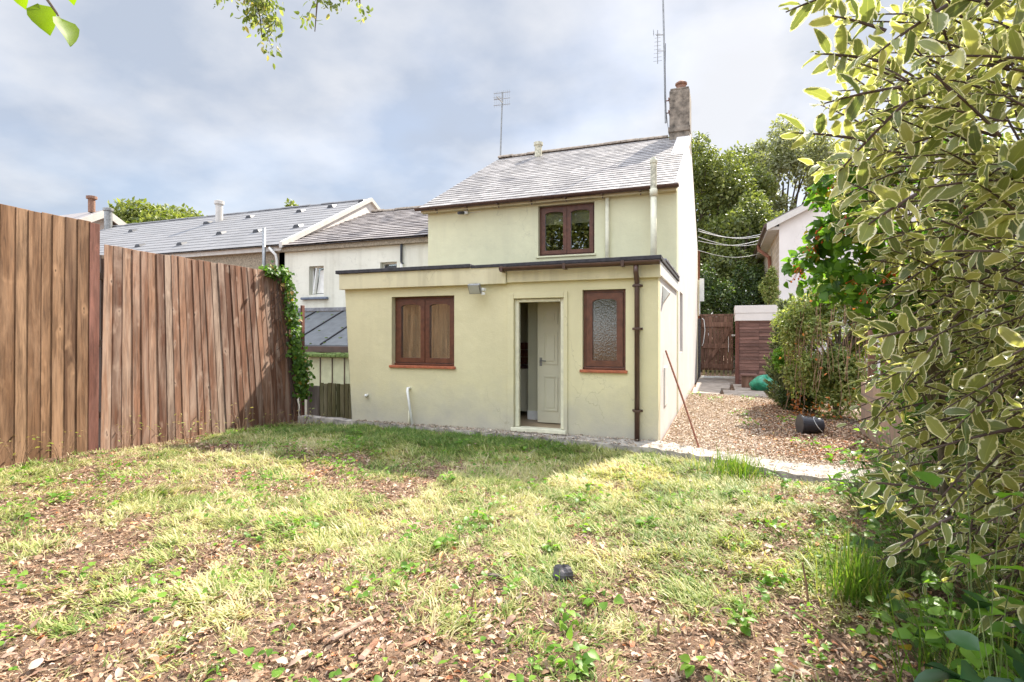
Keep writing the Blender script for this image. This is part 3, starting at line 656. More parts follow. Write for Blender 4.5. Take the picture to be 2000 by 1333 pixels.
# roof
roof = slates(GX0-.12, GX1-.02, YU-.19, EZ-.03, YR, RZ, .255, .205, M['slate'], 'roof', cot, 4)
sb_ = MB(); sb_.face([(GX0-.12, YR, RZ), (GX1, YR, RZ), (GX1, YB+.2, EZ-.03), (GX0-.12, YB+.2, EZ-.03)]); sb_.build('back_slope', M['slate'], roof)
ridge_tiles(GX0-.13, GX1-.55, YR, RZ+.02, M['ridge'], roof)
mb = MB(); mb.prism([(GX1-.02, YU-.15, EZ+.02), (GX1-.02, YR, RZ+.035), (GX1-.02, YR, RZ-.12), (GX1-.02, YU-.15, EZ-.10)], (.045, 0, 0)); mb.build('verge', M['pale'], roof)
mb = MB(); mb.box(GX0-.1, GX1+.0, YU-.14, YU-.001, EZ-.13, EZ-.055); mb.build('eaves_board', M['band'], cot, .004)
mb = MB(); gutter(mb, GX0-.2, GX1+.05, YU-.20, EZ-.035, .06); g = mb.build('gutter', M['brown_pvc'], cot)
mb = MB()
for k in range(7):
    x = GX0+.3+k*.72; mb = MB(); mb.box(x-.015, x+.015, YU-.262, YU-.14, EZ-.11, EZ-.098); mb.box(x-.012, x+.012, YU-.139, YU-.136, EZ-.16, EZ-.10); mb.build('bracket', M['brown_pvc'], g)
# chimney on the gable
mb = MB(); mb.box(-1.30, GX1+.005, YR-.42, YR+.42, RZ-.45, 7.72); ch = mb.build('chimney', M['chim'], cot, .02)
mb = MB(); mb.box(-1.33, GX1+.02, YR-.45, YR+.45, RZ-.02, RZ+.12); mb.build('apron', M['chim'], ch, .02)
mb = MB(); mb.box(-1.28, GX1-.01, YR-.40, YR+.40, 7.722, 7.78); mb.build('capping', M['chim'], ch, .02)
mb = MB(); mb.lathe((-1.03, YR-.1, 7.78), [(.15, 0), (.15, .05), (.125, .07), (.12, .16), (.15, .18), (.15, .22), (.13, .23), (.08, .27)], 16); mb.build('chimney_pot', M['pot'], ch, smooth=False)
mb = MB(); mb.lathe((-4.86, YR-.35, RZ-.22), [(.10, 0), (.10, .32), (.13, .34), (.13, .42), (.10, .43)], 14); mb.build('roof_vent', M['old_pipe'], roof)
# pipes on the upper wall
mb = MB(); mb.tube([(-2.1, YU-.045, EZ-.12), (-2.1, YU-.045, 2.49)], .042, 10); mb.build('downpipe', M['cream_pipe'], cot, smooth=True)
mb = MB(); mb.tube([(-1.2, YU-.26, 2.49), (-1.2, YU-.26, 4.02)], .058, 12); mb.lathe((-1.2, YU-.26, 4.0), [(.072, 0), (.072, .13), (.06, .14)], 12); sp = mb.build('soil_pipe', M['cream_pipe'], cot, smooth=True)
mb = MB(); mb.lathe((-1.2, YU-.26, 4.14), [(.058, 0), (.058, .46), (.066, .465), (.066, .52), (.055, .54), (.03, .58)], 12); mb.build('vent_top', M['old_pipe'], sp)
# small things on the extension wall
mb = MB(); mb.tube([(-4.62, YF, .61), (-4.62, YF-.07, .615), (-4.615, YF-.085, .57), (-4.50, YF-.12, .02)], .021, 10); mb.build('waste_pipe', M['white_pvc'], cot, smooth=True)
mb = MB(); mb.tube([(-5.42, YF, .47), (-5.42, YF-.05, .47), (-5.40, YF-.06, .46)], .024, 10); mb.build('overflow_pipe', M['white_pvc'], cot, smooth=True)
mb = MB(); mb.tube([(-4.62, YF-.03, -.02), (-4.62, YF-.03, .26)], .014, 8); mb.build('stub_pipe', M['cream_pipe'], cot, smooth=True)
mb = MB(); mb.box(GX1, GX1+.018, 8.25, 8.62, .42, .98); mb.build('meter_box', M['white_pvc'], cot, .004)
mb = MB(); mb.prism([(GX1, 8.05, 2.16), (GX1, 8.05, 1.9), (GX1+.10, 8.05, 2.05)], (0, .12, 0)); mb.build('vent_cowl', M['white_pvc'], cot, .004)
mb = MB(); mb.tube([(GX1+.05, YB-.10, 2.1), (GX1+.05, YB-.1, 3.3)], .03, 8); mb.box(GX1+.06, GX1+.2, YB-.16, YB-.04, 2.58, 3.34); mb.build('junction_box', M['white_pvc'], cot)
mb = MB(); mb.tube([(GX1+.03, YB+.08, .0), (GX1+.03, YB+.08, 4.3)], .035, 8); mb.build('downpipe', M['rust'], cot)

# fixtures one could unscrew from the cottage
fl = thing('floodlight', 'small grey floodlight tilted down from the wall between the double window and the doorway', 'floodlight', (-3.40, YF-.09, 2.2))
mt = Matrix.Translation((-3.40, YF-.20, 2.13)) @ Matrix.Rotation(R(28), 4, 'X')
mb = MB(); mb.box(-.095, .095, -.03, .03, -.075, .075, mat=mt); mb.build('lamp_body', M['metal'], fl, .01)
mb = MB(); mb.box(-.082, .082, -.034, -.0305, -.062, .062, mat=mt); mb.build('glass_front', M['flood_glass'], fl)
mb = MB(); mb.box(-3.42, -3.27, YF-.17, YF-.086, 2.10, 2.14); mb.tube([(-3.30, YF-.13, 2.08), (-3.30, YF-.13, 2.04)], .035, 10); mb.build('motion_sensor', M['white_pvc'], fl, .004)
cc = thing('security_camera', 'small dark bullet camera under the upstairs eaves at the left', 'camera', (-5.18, YU-.01, 4.05))
mb = MB(); mb.tube([(-5.20, YU-.25, 4.02), (-5.16, YU-.10, 4.05)], .034, 12); mb.build('camera_body', M['black'], cc, smooth=False)
mb = MB(); mb.lathe((-5.12, YU-.055, 4.03), [(.05, 0), (.05, .05)], 12); mb.tube([(-5.15, YU-.10, 4.05), (-5.12, YU-.03, 4.05)], .012, 8); mb.tube([(-5.1, YU-.01, 4.06), (-4.8, YU-.01, 4.065)], .005, 6); mb.build('bracket', M['white_pvc'], cc)

# aerials
def aerial_small():
    a = thing('television_aerial', 'short mast with flat grid aerial rising behind the left end of the slate ridge', 'aerial', (-6.2, YR+.2, 6.3))
    mb = MB(); mb.tube([(-6.26, YR+.2, 6.0), (-6.22, YR+.2, 7.4), (-6.17, YR+.2, 8.72)], [.028, .024, .02], 8); mb.build('mast', M['metal'], a)
    mb = MB()
    for z in (8.32, 8.5, 8.68): mb.tube([(-6.42, YR+.12, z), (-5.92, YR+.2, z+.01)], .008, 6)
    for x in np.linspace(-6.41, -5.93, 9): mb.tube([(x, YR+.14, 8.26), (x, YR+.14, 8.74)], .004, 5)
    mb.tube([(-6.17, YR+.2, 8.4), (-6.17, YR-.25, 8.4)], .012, 6)
    for k in range(4): mb.tube([(-6.3, YR-.05-.06*k, 8.4), (-6.04, YR-.05-.06*k, 8.4)], .005, 5)
    mb.build('aerial_grid', M['metal'], a)
def aerial_tall():
    a = thing('television_aerial', 'very tall mast aerial strapped to the left face of the chimney', 'aerial', (-1.38, YR-.15, 6.7))
    mb = MB(); mb.tube([(-1.40, YR-.3, 6.95), (-1.44, YR-.3, 9.0), (-1.50, YR-.3, 11.6)], [.026, .024, .02], 8); mb.build('mast', M['metal'], a)
    mb = MB()
    for z in (7.2, 7.52): mb.tube([(-1.42, YR-.3, z), (-1.29, YR-.3, z)], .014, 6); mb.box(-1.325, -1.302, YR-.44, YR+.44, z-.02, z+.02)
    mb.build('bracket', M['rust'], a)
    mb = MB(); x, z = -1.60, 9.25
    mb.tube([(-1.45, YR-.3, z), (x-.04, YR-.35, z)], .012, 6); mb.tube([(x, YR-.35, z-.75), (x, YR-.35, z+.12)], .012, 6); mb.tube([(x, YR-.35, z-.42), (-1.45, YR-.3, z-.42)], .01, 6)
    for k in range(8): mb.tube([(x-.11+.006*k, YR-.36, z-.68+.1*k), (x+.11-.006*k, YR-.34, z-.68+.1*k)], .005, 5)
    for k in range(3): mb.tube([(x-.1, YR-.4+.05*k, z+.0), (x-.1, YR-.4+.05*k, z+.14)], .004, 5)
    mb.build('aerial_yagi', M['metal'], a)
    mb = MB(); mb.tube([(-1.40, YR-.33, 9.0), (-1.42, YR-.33, 7.6), (-1.36, YR-.35, 7.0), (-1.32, YR-.4, 6.7)], .007, 6); mb.build('lead_cable', M['black'], a)
aerial_small(); aerial_tall()

# ------------------------------------------------------------------ white neighbour cottage
nb = thing('cottage', 'dirty white rendered cottage with grey lean-to, between cream cottage and grey roofed row', 'house', (-8.5, 12, -.9))
NX0, NX1, NY = -10.95, -6.10, 11.3
mb = MB(); wall_cells(mb, (NX0, NY, -1.2), (1, 0, 0), NX1-NX0, 4.98, (0, -1, 0), .3, [(.98, 1.45, 3.68, 4.42), (3.15, 3.62, 3.68, 4.42), (4.62, 4.80, 3.68, 4.42)])
mb.build('wall', M['white_r'], nb)
for k, (x0, x1) in enumerate(((-9.97, -9.50), (-7.80, -7.33), (-6.33, -6.15))):
    mb = MB(); ring(mb, x0, x1, 2.48, 3.22, NY+.14, NY+.2, .035); w = mb.build('window', M['white_pvc'], nb, .003)
    mb = MB(); mb.box(x0+.03, x1-.03, NY+.18, NY+.185, 2.51, 3.19); mb.build('pane', M['g_up'], w)
    if k == 0:                                            # tilted-open sash
        mt = Matrix.Translation((x0+.10, NY+.12, 2.52)) @ Matrix.Rotation(R(9), 4, 'Y')
        mb = MB(); mb.box(0, .03, -.1, .0, 0, .66, mat=mt); mb.build('sash', M['white_pvc'], w, .003)
        mb = MB(); mb.face([(x0+.14, NY+.13, 2.53), (x1-.04, NY+.13, 2.53), (x1-.04, NY+.13, 3.12), (x0+.26, NY+.13, 3.12)]); mb.build('curtain', M['white_pvc'], w)
        mb = MB(); mb.box(x0-.2, x1+.15, NY-.09, NY+.13, 2.36, 2.42); mb.build('sill', M['blue_sill'], w, .012)
    if k == 1:
        mb = MB(); mb.box(x0+.05, x1-.05, NY+.13, NY+.14, 3.02, 3.14)
        mb.build('vent_bars', M['black'], w)
    mb = MB(); mb.box(x0-.1, x1+.1, NY+.3, NY+.31, 2.3, 3.4); mb.build('room_backing', M['curtain'], w)
nroof = slates(NX0+.02, NX1+.0, NY-.16, 3.76, YR, 5.43, .33, .235, M['slate_w'], 'roof', nb, 8, .011, .008)
mb = MB(); mb.face([(NX0, YR, 5.43), (NX1, YR, 5.43), (NX1, 19, 3.7), (NX0, 19, 3.7)]); mb.build('back_slope', M['slate_w'], nroof)
ridge_tiles(NX0+.3, NX1, YR, 5.44, M['ridge'], nroof)
mb = MB(); mb.box(NX0+.02, NX1-.01, NY-.10, NY-.001, 3.62, 3.74); mb.build('eaves_board', M['pebble'], nb, .01)
mb = MB(); mb.tube([(-7.17, NY-.05, 3.66), (-7.17, NY-.05, 3.2), (-7.13, NY-.05, 3.14)], .03, 8); pp = mb.build('downpipe', M['black'], nb)
mb = MB(); mb.tube([(-7.16, NY-.05, 3.15), (-7.16, NY-.05, 2.02)], .036, 8); mb.build('lower_pipe', M['white_pvc'], pp)
# lean-to
mb = MB(); LY = 9.45
mb.prism([(NX0, NY-.002, 2.0), (NX0, LY, 1.20), (NX0, LY, 1.24), (NX0, NY-.002, 2.05)], (NX1-NX0-.02, 0, 0)); lt = mb.build('lean_to_roof', M['leanto'], nb)
mb = MB(); v = Vector((0, NY-LY, .81)).normalized()
for k in range(6):
    x = NX0+.35+k*.85
    mb.hexa([(x, LY, 1.242), (x+.03, LY, 1.242), (x+.03, NY-.01, 2.05), (x, NY-.01, 2.05), (x, LY, 1.268), (x+.03, LY, 1.268), (x+.03, NY-.01, 2.075), (x, NY-.01, 2.075)])
mb.build('roof_batten', M['felt'], lt)
mb = MB(); rr = random.Random(9)
for k in range(40):
    x = rr.uniform(NX0+.3, NX1-.3); t = rr.random(); y = LY+(NY-LY)*t; z = 1.245+.81*t
    mb.box(x, x+rr.uniform(.03, .07), y, y+.05, z, z+.02)
tag(mb.build('moss_spots', M['moss'], lt), kind='stuff')
mb = MB(); mb.box(NX0, NX1-.03, NY-.03, NY-.003, 2.06, 2.15); mb.build('flashing', M['lead'], lt, .004)
mb = MB(); mb.box(NX0, NX1-.02, LY-.06, LY-.002, 1.08, 1.215); mb.build('gutter', M['brown_pvc'], nb, .01)
mb = MB(); wall_cells(mb, (NX0+.1, LY+.1, -1.2), (1, 0, 0), NX1-NX0-.15, 2.4, (0, -1, 0), .2, [(1.7, 2.3, 1.3, 2.12), (3.2, 3.8, 1.3, 2.12)])
mb.build('lean_to_wall', M['cream'], nb)
for x0 in (NX0+1.8, NX0+3.3):
    mb = MB(); ring(mb, x0, x0+.6, .1, .92, LY+.15, LY+.2, .05); w = mb.build('window', M['brown'], nb)
    mb = MB(); mb.box(x0+.04, x0+.56, LY+.18, LY+.186, .14, .88); mb.build('pane', M['g_up'], w)
    mb = MB(); mb.box(x0-.1, x0+.7, LY+.32, LY+.33, 0, 1.1); mb.build('room_backing', M['curtain'], w)

# ------------------------------------------------------------------ long grey roofed row: two houses
def row_house(x0, x1, label, vents, gable, windows, patch=False):
    h = thing('terraced_house', label, 'house', ((x0+x1)/2, 13, -.9), 'grey roofed terraced houses')
    mb = MB(); wall_cells(mb, (x0, NY, -1.2), (1, 0, 0), x1-x0-.004, 4.95, (0, -1, 0), .3, [(a-x0, b-x0, 3.9, 4.55) for a, b in windows])
    if gable: mb.prism([(x1-.004, NY+.001, 3.75), (x1-.004, 18.7, 3.75), (x1-.004, YR, 5.82)], (-.25, 0, 0))
    mb.build('wall', M['pebble'], h)
    rf = slates(x0+.006, x1-.006, NY-.2, 3.8, YR, 5.86, .5, .30, M['slate_r'], 'roof', h, int(-x0), .006, .002)
    mb = MB(); mb.face([(x0, YR, 5.86), (x1, YR, 5.86), (x1, 18.9, 3.7), (x0, 18.9, 3.7)]); mb.build('back_slope', M['slate_r'], rf)
    ridge_tiles(x0, x1, YR, 5.87, M['slate_r'], rf, .5, .06)
    mb = MB(); mb.box(x0, x1-.004, NY-.12, NY-.001, 3.66, 3.77); mb.build('eaves_board', M['barge'], h)
    for (vx, t) in vents:
        y, z = NY-.2+(YR-NY+.2)*t, 3.8+2.06*t
        mb = MB(); mb.prism([(vx, y, z+.02), (vx+.26, y, z+.02), (vx+.2, y, z+.11), (vx+.06, y, z+.11)], (0, .22, .06)); mb.build('roof_vent', M['black'], rf, .01)
    for a, b in windows:
        mb = MB(); ring(mb, a, b, 2.7, 3.35, NY+.12, NY+.17, .05); w = mb.build('window', M['white_pvc'], h)
        mb = MB(); mb.box(a+.04, b-.04, NY+.14, NY+.146, 2.74, 3.31); mb.build('pane', M['g_up'], w)
        mb = MB(); mb.box(a-.1, b+.1, NY+.301, NY+.31, 2.5, 3.5); mb.build('room_backing', M['curtain'], w)
    if gable:
        for y0, z0, s in ((NY-.2, 3.8, 1), (18.9, 3.7, -1)):
            mb = MB(); mb.prism([(x1-.005, y0, z0-.08), (x1-.005, YR, 5.80), (x1-.005, YR, 5.92), (x1-.005, y0, z0+.07)], (.10, 0, 0)); mb.build('bargeboard', M['barge'], h)
        mb = MB(); mb.prism([(x1+.0, NY-.1, 3.82), (x1+.0, 18.7, 3.75), (x1+.0, YR, 5.78)], (.01, 0, 0)); mb.build('gable_face', M['white_g'], h)
    return h, rf
rh, rf = row_house(-13.66, -10.76, 'pebbledashed terraced house with white bargeboard gable beside the white cottage', [(-11.6, .35), (-12.0, .85), (-13.0, .32), (-11.0, .92), (-13.1, .8)], True, [(-12.9, -12.45)])
mb = MB(); mb.tube([(-11.22, NY-.25, 2.0), (-11.22, NY-.25, 4.25)], .045, 10); mb.build('soil_pipe', M['metal'], rh, smooth=True)
mb = MB(); mb.tube([(-11.1, NY-.2, 3.74), (-10.95, NY-.12, 3.55), (-10.95, NY-.08, 3.4), (-10.95, NY-.08, 1.8)], .036, 8); mb.build('downpipe', M['white_pvc'], rh, smooth=True)
rh, rf = row_house(-23.4, -13.664, 'long terraced house with smooth grey roof and white flue behind the fence', [(-15.3, .15), (-17.4, .2), (-15.2, .78), (-16.9, .72), (-20.6, .7), (-14.6, .35)], False, [])
mb = MB(); mb.lathe((-16.45, 14.2, 5.2), [(.12, 0), (.12, .8), (.16, .82), (.16, .93), (.1, .95)], 12); mb.build('flue', M['barge'], rf)
mb = MB(); mb.lathe((-23.2, 14.8, 5.7), [(.14, 0), (.14, .75), (.19, .77), (.19, .87), (.1, .9)], 12); mb.build('flue', M['metal'], rf)
# farthest white gabled house
fh = thing('gabled_house', 'small white gabled house at far left, just above the tall fence', 'house', (-28, 15, -.9))
fx = -24.9
mb = MB(); mb.prism([(fx, 12.2, -1), (fx, 19.0, -1), (fx, 19.0, 4.6), (fx, 15.6, 6.55), (fx, 12.2, 4.6)], (-7, 0, 0)); mb.build('wall', M['white_g'], fh)
mb = MB(); mb.prism([(fx+.35, 11.8, 4.45), (fx+.35, 15.6, 6.65), (fx+.35, 15.6, 6.8), (fx+.35, 11.8, 4.6)], (-7.7, 0, 0)); mb.prism([(fx+.35, 19.4, 4.45), (fx+.35, 19.4, 4.6), (fx+.35, 15.605, 6.8), (fx+.35, 15.605, 6.65)], (-7.7, 0, 0)); frf = mb.build('roof', M['slate_w'], fh)
mb = MB(); mb.prism([(fx+.352, 11.8, 4.3), (fx+.352, 15.6, 6.5), (fx+.352, 15.6, 6.82), (fx+.352, 11.8, 4.62)], (.04, 0, 0)); mb.prism([(fx+.352, 19.4, 4.3), (fx+.352, 19.4, 4.62), (fx+.352, 15.605, 6.82), (fx+.352, 15.605, 6.5)], (.04, 0, 0)); mb.build('bargeboard', M['barge'], fh)
mb = MB(); mb.lathe((fx-.3, 15.4, 6.7), [(.13, 0), (.13, .55), (.2, .57), (.2, .68), (.12, .7)], 12); mb.build('flue', M['pot'], frf)

# ------------------------------------------------------------------ neighbour house on the right
rn = thing('gabled_house', 'white gable ended house with stone front and brown gutter, beyond the shed on the right', 'house', (5, 22, 0))
hx, hy, hy1, ez, rx_, rz_ = 1.62, 19.0, 30.0, 4.98, 5.9, 7.1
mb = MB(); mb.prism([(hx, hy, -.2), (10.2, hy, -.2), (10.2, hy, ez), (rx_, hy, rz_), (hx, hy, ez)], (0, .3, 0)); mb.build('gable_wall', M['white_g'], rn)
mb = MB(); wall_cells(mb, (hx-.003, hy+.004, -.2), (0, 1, 0), hy1-hy, ez+.2, (-1, 0, 0), .3, [(2.0, 3.2, 2.2, 3.9), (7.4, 8.6, 2.2, 3.9)])
mb.build('front_wall', M['stone_wall'], rn)
for y0 in (hy+2.0, hy+7.4):
    mb = MB(); mb.box(hx+.1, hx+.16, y0, y0+1.2, 2.0, 3.7); w = mb.build('window', M['white_pvc'], rn)
    mb = MB(); mb.box(hx+.09, hx+.098, y0+.08, y0+1.12, 2.08, 3.62); mb.build('pane', M['g_up'], w)
mb = MB(); mb.prism([(hx-.35, hy-.12, ez-.12), (rx_, hy-.12, rz_+.05), (rx_, hy-.12, rz_+.17), (hx-.35, hy-.12, ez)], (0, hy1-hy+.3, 0))
mb.prism([(10.6, hy-.12, ez-.12), (10.6, hy-.12, ez), (rx_+.005, hy-.12, rz_+.17), (rx_+.005, hy-.12, rz_+.05)], (0, hy1-hy+.3, 0)); mb.build('roof', M['slate_w'], rn)
mb = MB(); mb.prism([(hx-.36, hy-.16, ez-.25), (rx_, hy-.16, rz_-.08), (rx_, hy-.16, rz_+.12), (hx-.36, hy-.16, ez-.04)], (0, .038, 0)); mb.build('bargeboard', M['barge'], rn)
mb = MB(); mb.box(hx-.33, hx-.004, hy-.05, hy1, ez-.24, ez-.14); mb.build('eaves_board', M['barge'], rn)
mb = MB(); mb.tube([(hx-.38, hy-.1, ez-.1), (hx-.38, hy1, ez-.1)], .07, 8); mb.build('gutter', M['brown_pvc'], rn)
mb = MB(); mb.tube([(hx-.38, hy+3.6, ez-.15), (hx-.38, hy+3.5, ez-.35), (hx-.1, hy+2.6, ez-.75), (hx-.08, hy+2.5, ez-1.1), (hx-.08, hy+2.5, 1.5)], .06, 8); mb.build('downpipe', M['rust'], rn)
mb = MB(); mb.tube([(hx-.15, hy+1.6, 3.1), (hx-.2, hy+8, 2.8)], .04, 6); mb.build('rail', M['white_pvc'], rn)

# overhead cables between the two gables
for k, (z0, z1, y1) in enumerate(((4.75, 5.0, 23.0), (4.62, 5.05, 22.2), (4.95, 5.12, 21.5), (4.30, 4.75, 24.0), (5.02, 5.2, 22.6))):
    p0, p1 = Vector((GX1+.02, YB-.05, z0)), Vector((hx-.1, y1, z1)); mb = MB()
    mb.tube([p0.lerp(p1, t)+Vector((0, 0, -.22*math.sin(math.pi*t))) for t in np.linspace(0, 1, 12)], .011, 5)
    tag(mb.build('overhead_cable', M['white_pvc']), 'thin pale cable slung from the cream cottage to the stone fronted house', 'cable', 'overhead cables')

# ------------------------------------------------------------------ fences on the left
def board_fence(name, y0, y1, topf, botf, leanf, mat, label, x=-7.3, bw=.128, seed=1, red_last=0, group=None):
    f = thing(name, label, 'fence', (x, (y0+y1)/2, 0), group); rr = random.Random(seed); y = y0; n = 0
    mb = MB(); red = MB()
    while y < y1-.02:
        w = min(bw*rr.uniform(.85, 1.12), y1-y); t0, t1 = (y-y0)/(y1-y0), (y+w-y0)/(y1-y0)
        jt = rr.uniform(-.008, .008); c = rr.random(); xo = rr.uniform(-.003, .003)
        tgt = red if y > y1-red_last else mb
        za, zb = botf(t0), botf(t1); Ta, Tb = topf(t0)+jt, topf(t1)+jt
        la, lb = leanf(t0), leanf(t1); k = .9
        # feather-edge boards: one edge 16 mm, the other 4 mm, overlapping the next
        tgt.hexa([(x+.019+xo, y-.012, za-.1), (x+.010+xo, y+w+.004, zb-.1), (x-.004+xo, y+w+.004, zb-.1), (x+.011+xo, y-.012, za-.1),
                  (x+.019+xo, y-.012-la, Ta), (x+.010+xo, y+w+.004-lb, Tb), (x-.004+xo, y+w+.004-lb, Tb), (x+.011+xo, y-.012-la, Ta)], c)
        y += w
    if mb.v: mb.build('boards', mat, f, .0025)
    if red.v: red.build('red_boards', M['fence_r'], f, .0025)
    for yy in np.linspace(y0+.1, y1-.15, max(2, int((y1-y0)/1.8)+1)):
        p = MB(); t = (yy-y0)/(y1-y0); p.box(x-.16, x-.06, yy-.05, yy+.05, -.5, topf(t)-.12); p.build('post', M['greyboard'], f, .004)
    for zz in (.4, 1.3, 2.15):
        p = MB(); p.hexa([(x-.058, y0, zz+botf(0)), (x-.022, y0, zz+botf(0)), (x-.022, y1-leanf(1)*zz/2.6-.02, zz+botf(1)), (x-.058, y1-leanf(1)*zz/2.6-.02, zz+botf(1)),
                          (x-.058, y0, zz+botf(0)+.09), (x-.022, y0, zz+botf(0)+.09), (x-.022, y1-leanf(1)*zz/2.6-.02, zz+botf(1)+.09), (x-.058, y1-leanf(1)*zz/2.6-.02, zz+botf(1)+.09)])
        p.build('rail', M['greyboard'], f, .003)
    return f
board_fence('board_fence', 0.2, 4.52, lambda t: 2.95-.11*t, lambda t: .05-.04*t, lambda t: -.02*t, M['fence_a'], 'taller golden brown close boarded fence at far left ending in a red stained board', x=-7.285, seed=3, red_last=.16, group='close boarded fences on the left')
board_fence('board_fence', 4.56, 8.02, lambda t: 2.59-.05*t, lambda t: .0-.12*t, lambda t: -.05+.42*t, M['fence_b'], 'lower reddish brown close boarded fence leaning at its ivy covered end', seed=5, group='close boarded fences on the left')
# grey end board and mossy picket fence
lf = thing('picket_fence', 'low dark mossy picket fence beside the left corner of the cream extension', 'fence', (-6.8, 8.25, -.1))
mb = MB(); rr = random.Random(12); x = -7.02
while x < -6.12:
    w = rr.uniform(.07, .09); t = .56+rr.uniform(-.01, .01); mb.box(x, x+w, 8.24, 8.262, -.12, t); x += w+rr.uniform(.012, .02)
mb.build('pickets', M['mossy'], lf, .003)
for z in (.08, .42):
    mb = MB(); mb.box(-7.3, -6.1, 8.265, 8.30, z, z+.08); mb.build('rail', M['mossy'], lf, .003)
mb = MB(); mb.box(-6.16, -6.03, 8.08, 8.2, -.2, .80); mb.build('post', M['mossy'], lf, .01)
mb = MB(); mb.box(-7.3, -7.03, 8.22, 8.262, -.2, .5); mb.build('board', M['greyboard'], lf, .004)
mb = MB(); mb.box(-7.3, -7.26, 8.05, 8.12, -.3, 2.0); mb.build('end_post', M['fence_r'], lf, .004)
# cream shed with mossy lid
cs = thing('garden_store', 'cream panelled store with thick moss on its flat lid behind the picket fence', 'shed', (-7.5, 9.2, -.9))
mb = MB(); mb.box(-7.98, -6.5, 9.05, 9.38, -.9, 1.0); mb.build('body', M['cream_board'], cs, .006)
mb = MB()
for x in (-7.70, -7.40, -7.1, -6.8): mb.box(x, x+.018, 9.035, 9.049, -.85, .99)
mb.build('cover_strips', M['brown_pvc'], cs)
mb = MB(); rr = random.Random(8)
for k in range(16):
    x = -8.22+k*.112; mb.box(x, x+.115, 8.92+rr.uniform(-.01, .01), 9.42, 1.002, 1.075+rr.uniform(-.012, .02))
mb.build('mossy_lid', M['moss'], cs, .02)

# ------------------------------------------------------------------ gate, slatted shed and the things before it
gt = thing('garden_gate', 'dark brown ledged and braced gate between the cottage and the slatted shed', 'gate', (-.1, 19.2, 0))
gx0, gx1, gy_ = -.70, .30, 19.2
mb = MB(); x = gx0; rr = random.Random(4)
while x < gx1-.02:
    w = min(.118, gx1-x); mb.box(x, x+w-.008, gy_, gy_+.022, .30, 2.07); x += w
mb.build('boards', M['gate'], gt, .003)
for z in (.36, 1.02, 1.72): mb = MB(); mb.box(gx0+.02, gx1-.02, gy_-.035, gy_-.002, z, z+.15); mb.build('ledge', M['gate'], gt, .004)
for (za, zb) in ((.51, 1.02), (1.17, 1.72)):
    xa, xb = (gx0+.08, -.2) if za < 1 else (-.18, gx1-.08)
    mb = MB(); mb.hexa([(xa, gy_-.033, za), (xa+.15, gy_-.033, za), (xa+.15, gy_-.002, za), (xa, gy_-.002, za), (xb-.06, gy_-.033, zb), (xb+.09, gy_-.033, zb), (xb+.09, gy_-.002, zb), (xb-.06, gy_-.002, zb)]); mb.build('brace', M['gate'], gt, .003)
mb = MB(); mb.box(gx1-.06, gx1+.05, gy_-.05, gy_-.03, 1.42, 1.47); mb.box(gx1-.16, gx1-.145, gy_-.05, gy_-.036, .9, 1.4); mb.build('latch', M['white_pvc'], gt)
mb = MB(); mb.box(gx0-.05, gx1+.12, gy_-.01, gy_+.08, 2.075, 2.14); mb.build('top_rail', M['gate'], gt, .004)
mb = MB(); mb.box(gx0, gx1+.05, gy_-.06, gy_+.1, .0, .1); mb.build('step', M['white_pvc'], gt, .01)
mb = MB()
for k in range(7): mb.box(gx0+.04+k*.14, gx0+.11+k*.14, gy_+.5, gy_+.52, .1, .6)
tag(mb.build('pale_fence', M['cream_board']), 'pale low pales seen under the gate', 'fence')
gp = MB(); gp.box(-.80, -.715, gy_-.05, gy_+.05, -.1, 2.0); gp.build('post', M['rock'], gt, .01)
ho = MB(); ho.tube([(-.66, gy_-.1, 2.0), (-.60, gy_-.12, 1.95), (-.57, gy_-.12, 1.6), (-.62, gy_-.12, 1.2), (-.66, gy_-.1, 1.1)], .014, 6)
tag(ho.build('hose', M['white_pvc']), 'short white hose looped over the gate beside the cottage corner', 'hose')
sh = thing('slatted_shed', 'brown slatted shed with white boarded top beside the garden gate', 'shed', (1, 17.8, 0))
sx0, sx1, sy = .34, 2.0, 17.5
mb = MB(); z = .12; k = 0; rr = random.Random(6)
while z < 1.86:
    for (a, b) in ((sx0+.09, sx0+.62), (sx0+.625, sx0+1.1), (sx0+1.105, sx1)):
        mb.hexa([(a, sy-.012, z), (b, sy-.012, z), (b, sy+.012, z), (a, sy+.012, z), (a, sy+.004, z+.098), (b, sy+.004, z+.098), (b, sy+.018, z+.098), (a, sy+.018, z+.098)])
    z += .1
mb.build('slats', M['shed'], sh, .003)
mb = MB(); mb.box(sx0-.02, sx0+.085, sy-.03, sy+.05, -.1, 1.86); mb.build('corner_post', M['fence_r'], sh, .004)
mb = MB(); mb.box(sx0+.02, sx1, sy+.02, sy+1.4, 0, 1.87); mb.build('body', M['shed'], sh)
mb = MB(); mb.box(sx0-.02, sx1+.05, sy-.04, sy+1.45, 1.872, 2.09); mb.box(sx0-.03, sx1+.06, sy-.05, sy+1.46, 2.093, 2.32); mb.build('white_fascia', M['white_g'], sh, .008)
st = thing('wooden_crate', 'small brown box with flat lid standing beside the slatted shed', 'crate', (.58, 16.3, .03))
mb = MB(); mb.box(.46, .78, 16.1, 16.45, .03, .34); mb.build('body', M['gate'], st, .006)
mb = MB(); mb.box(.43, .84, 16.06, 16.5, .342, .39); mb.build('lid', M['shed'], st, .006)
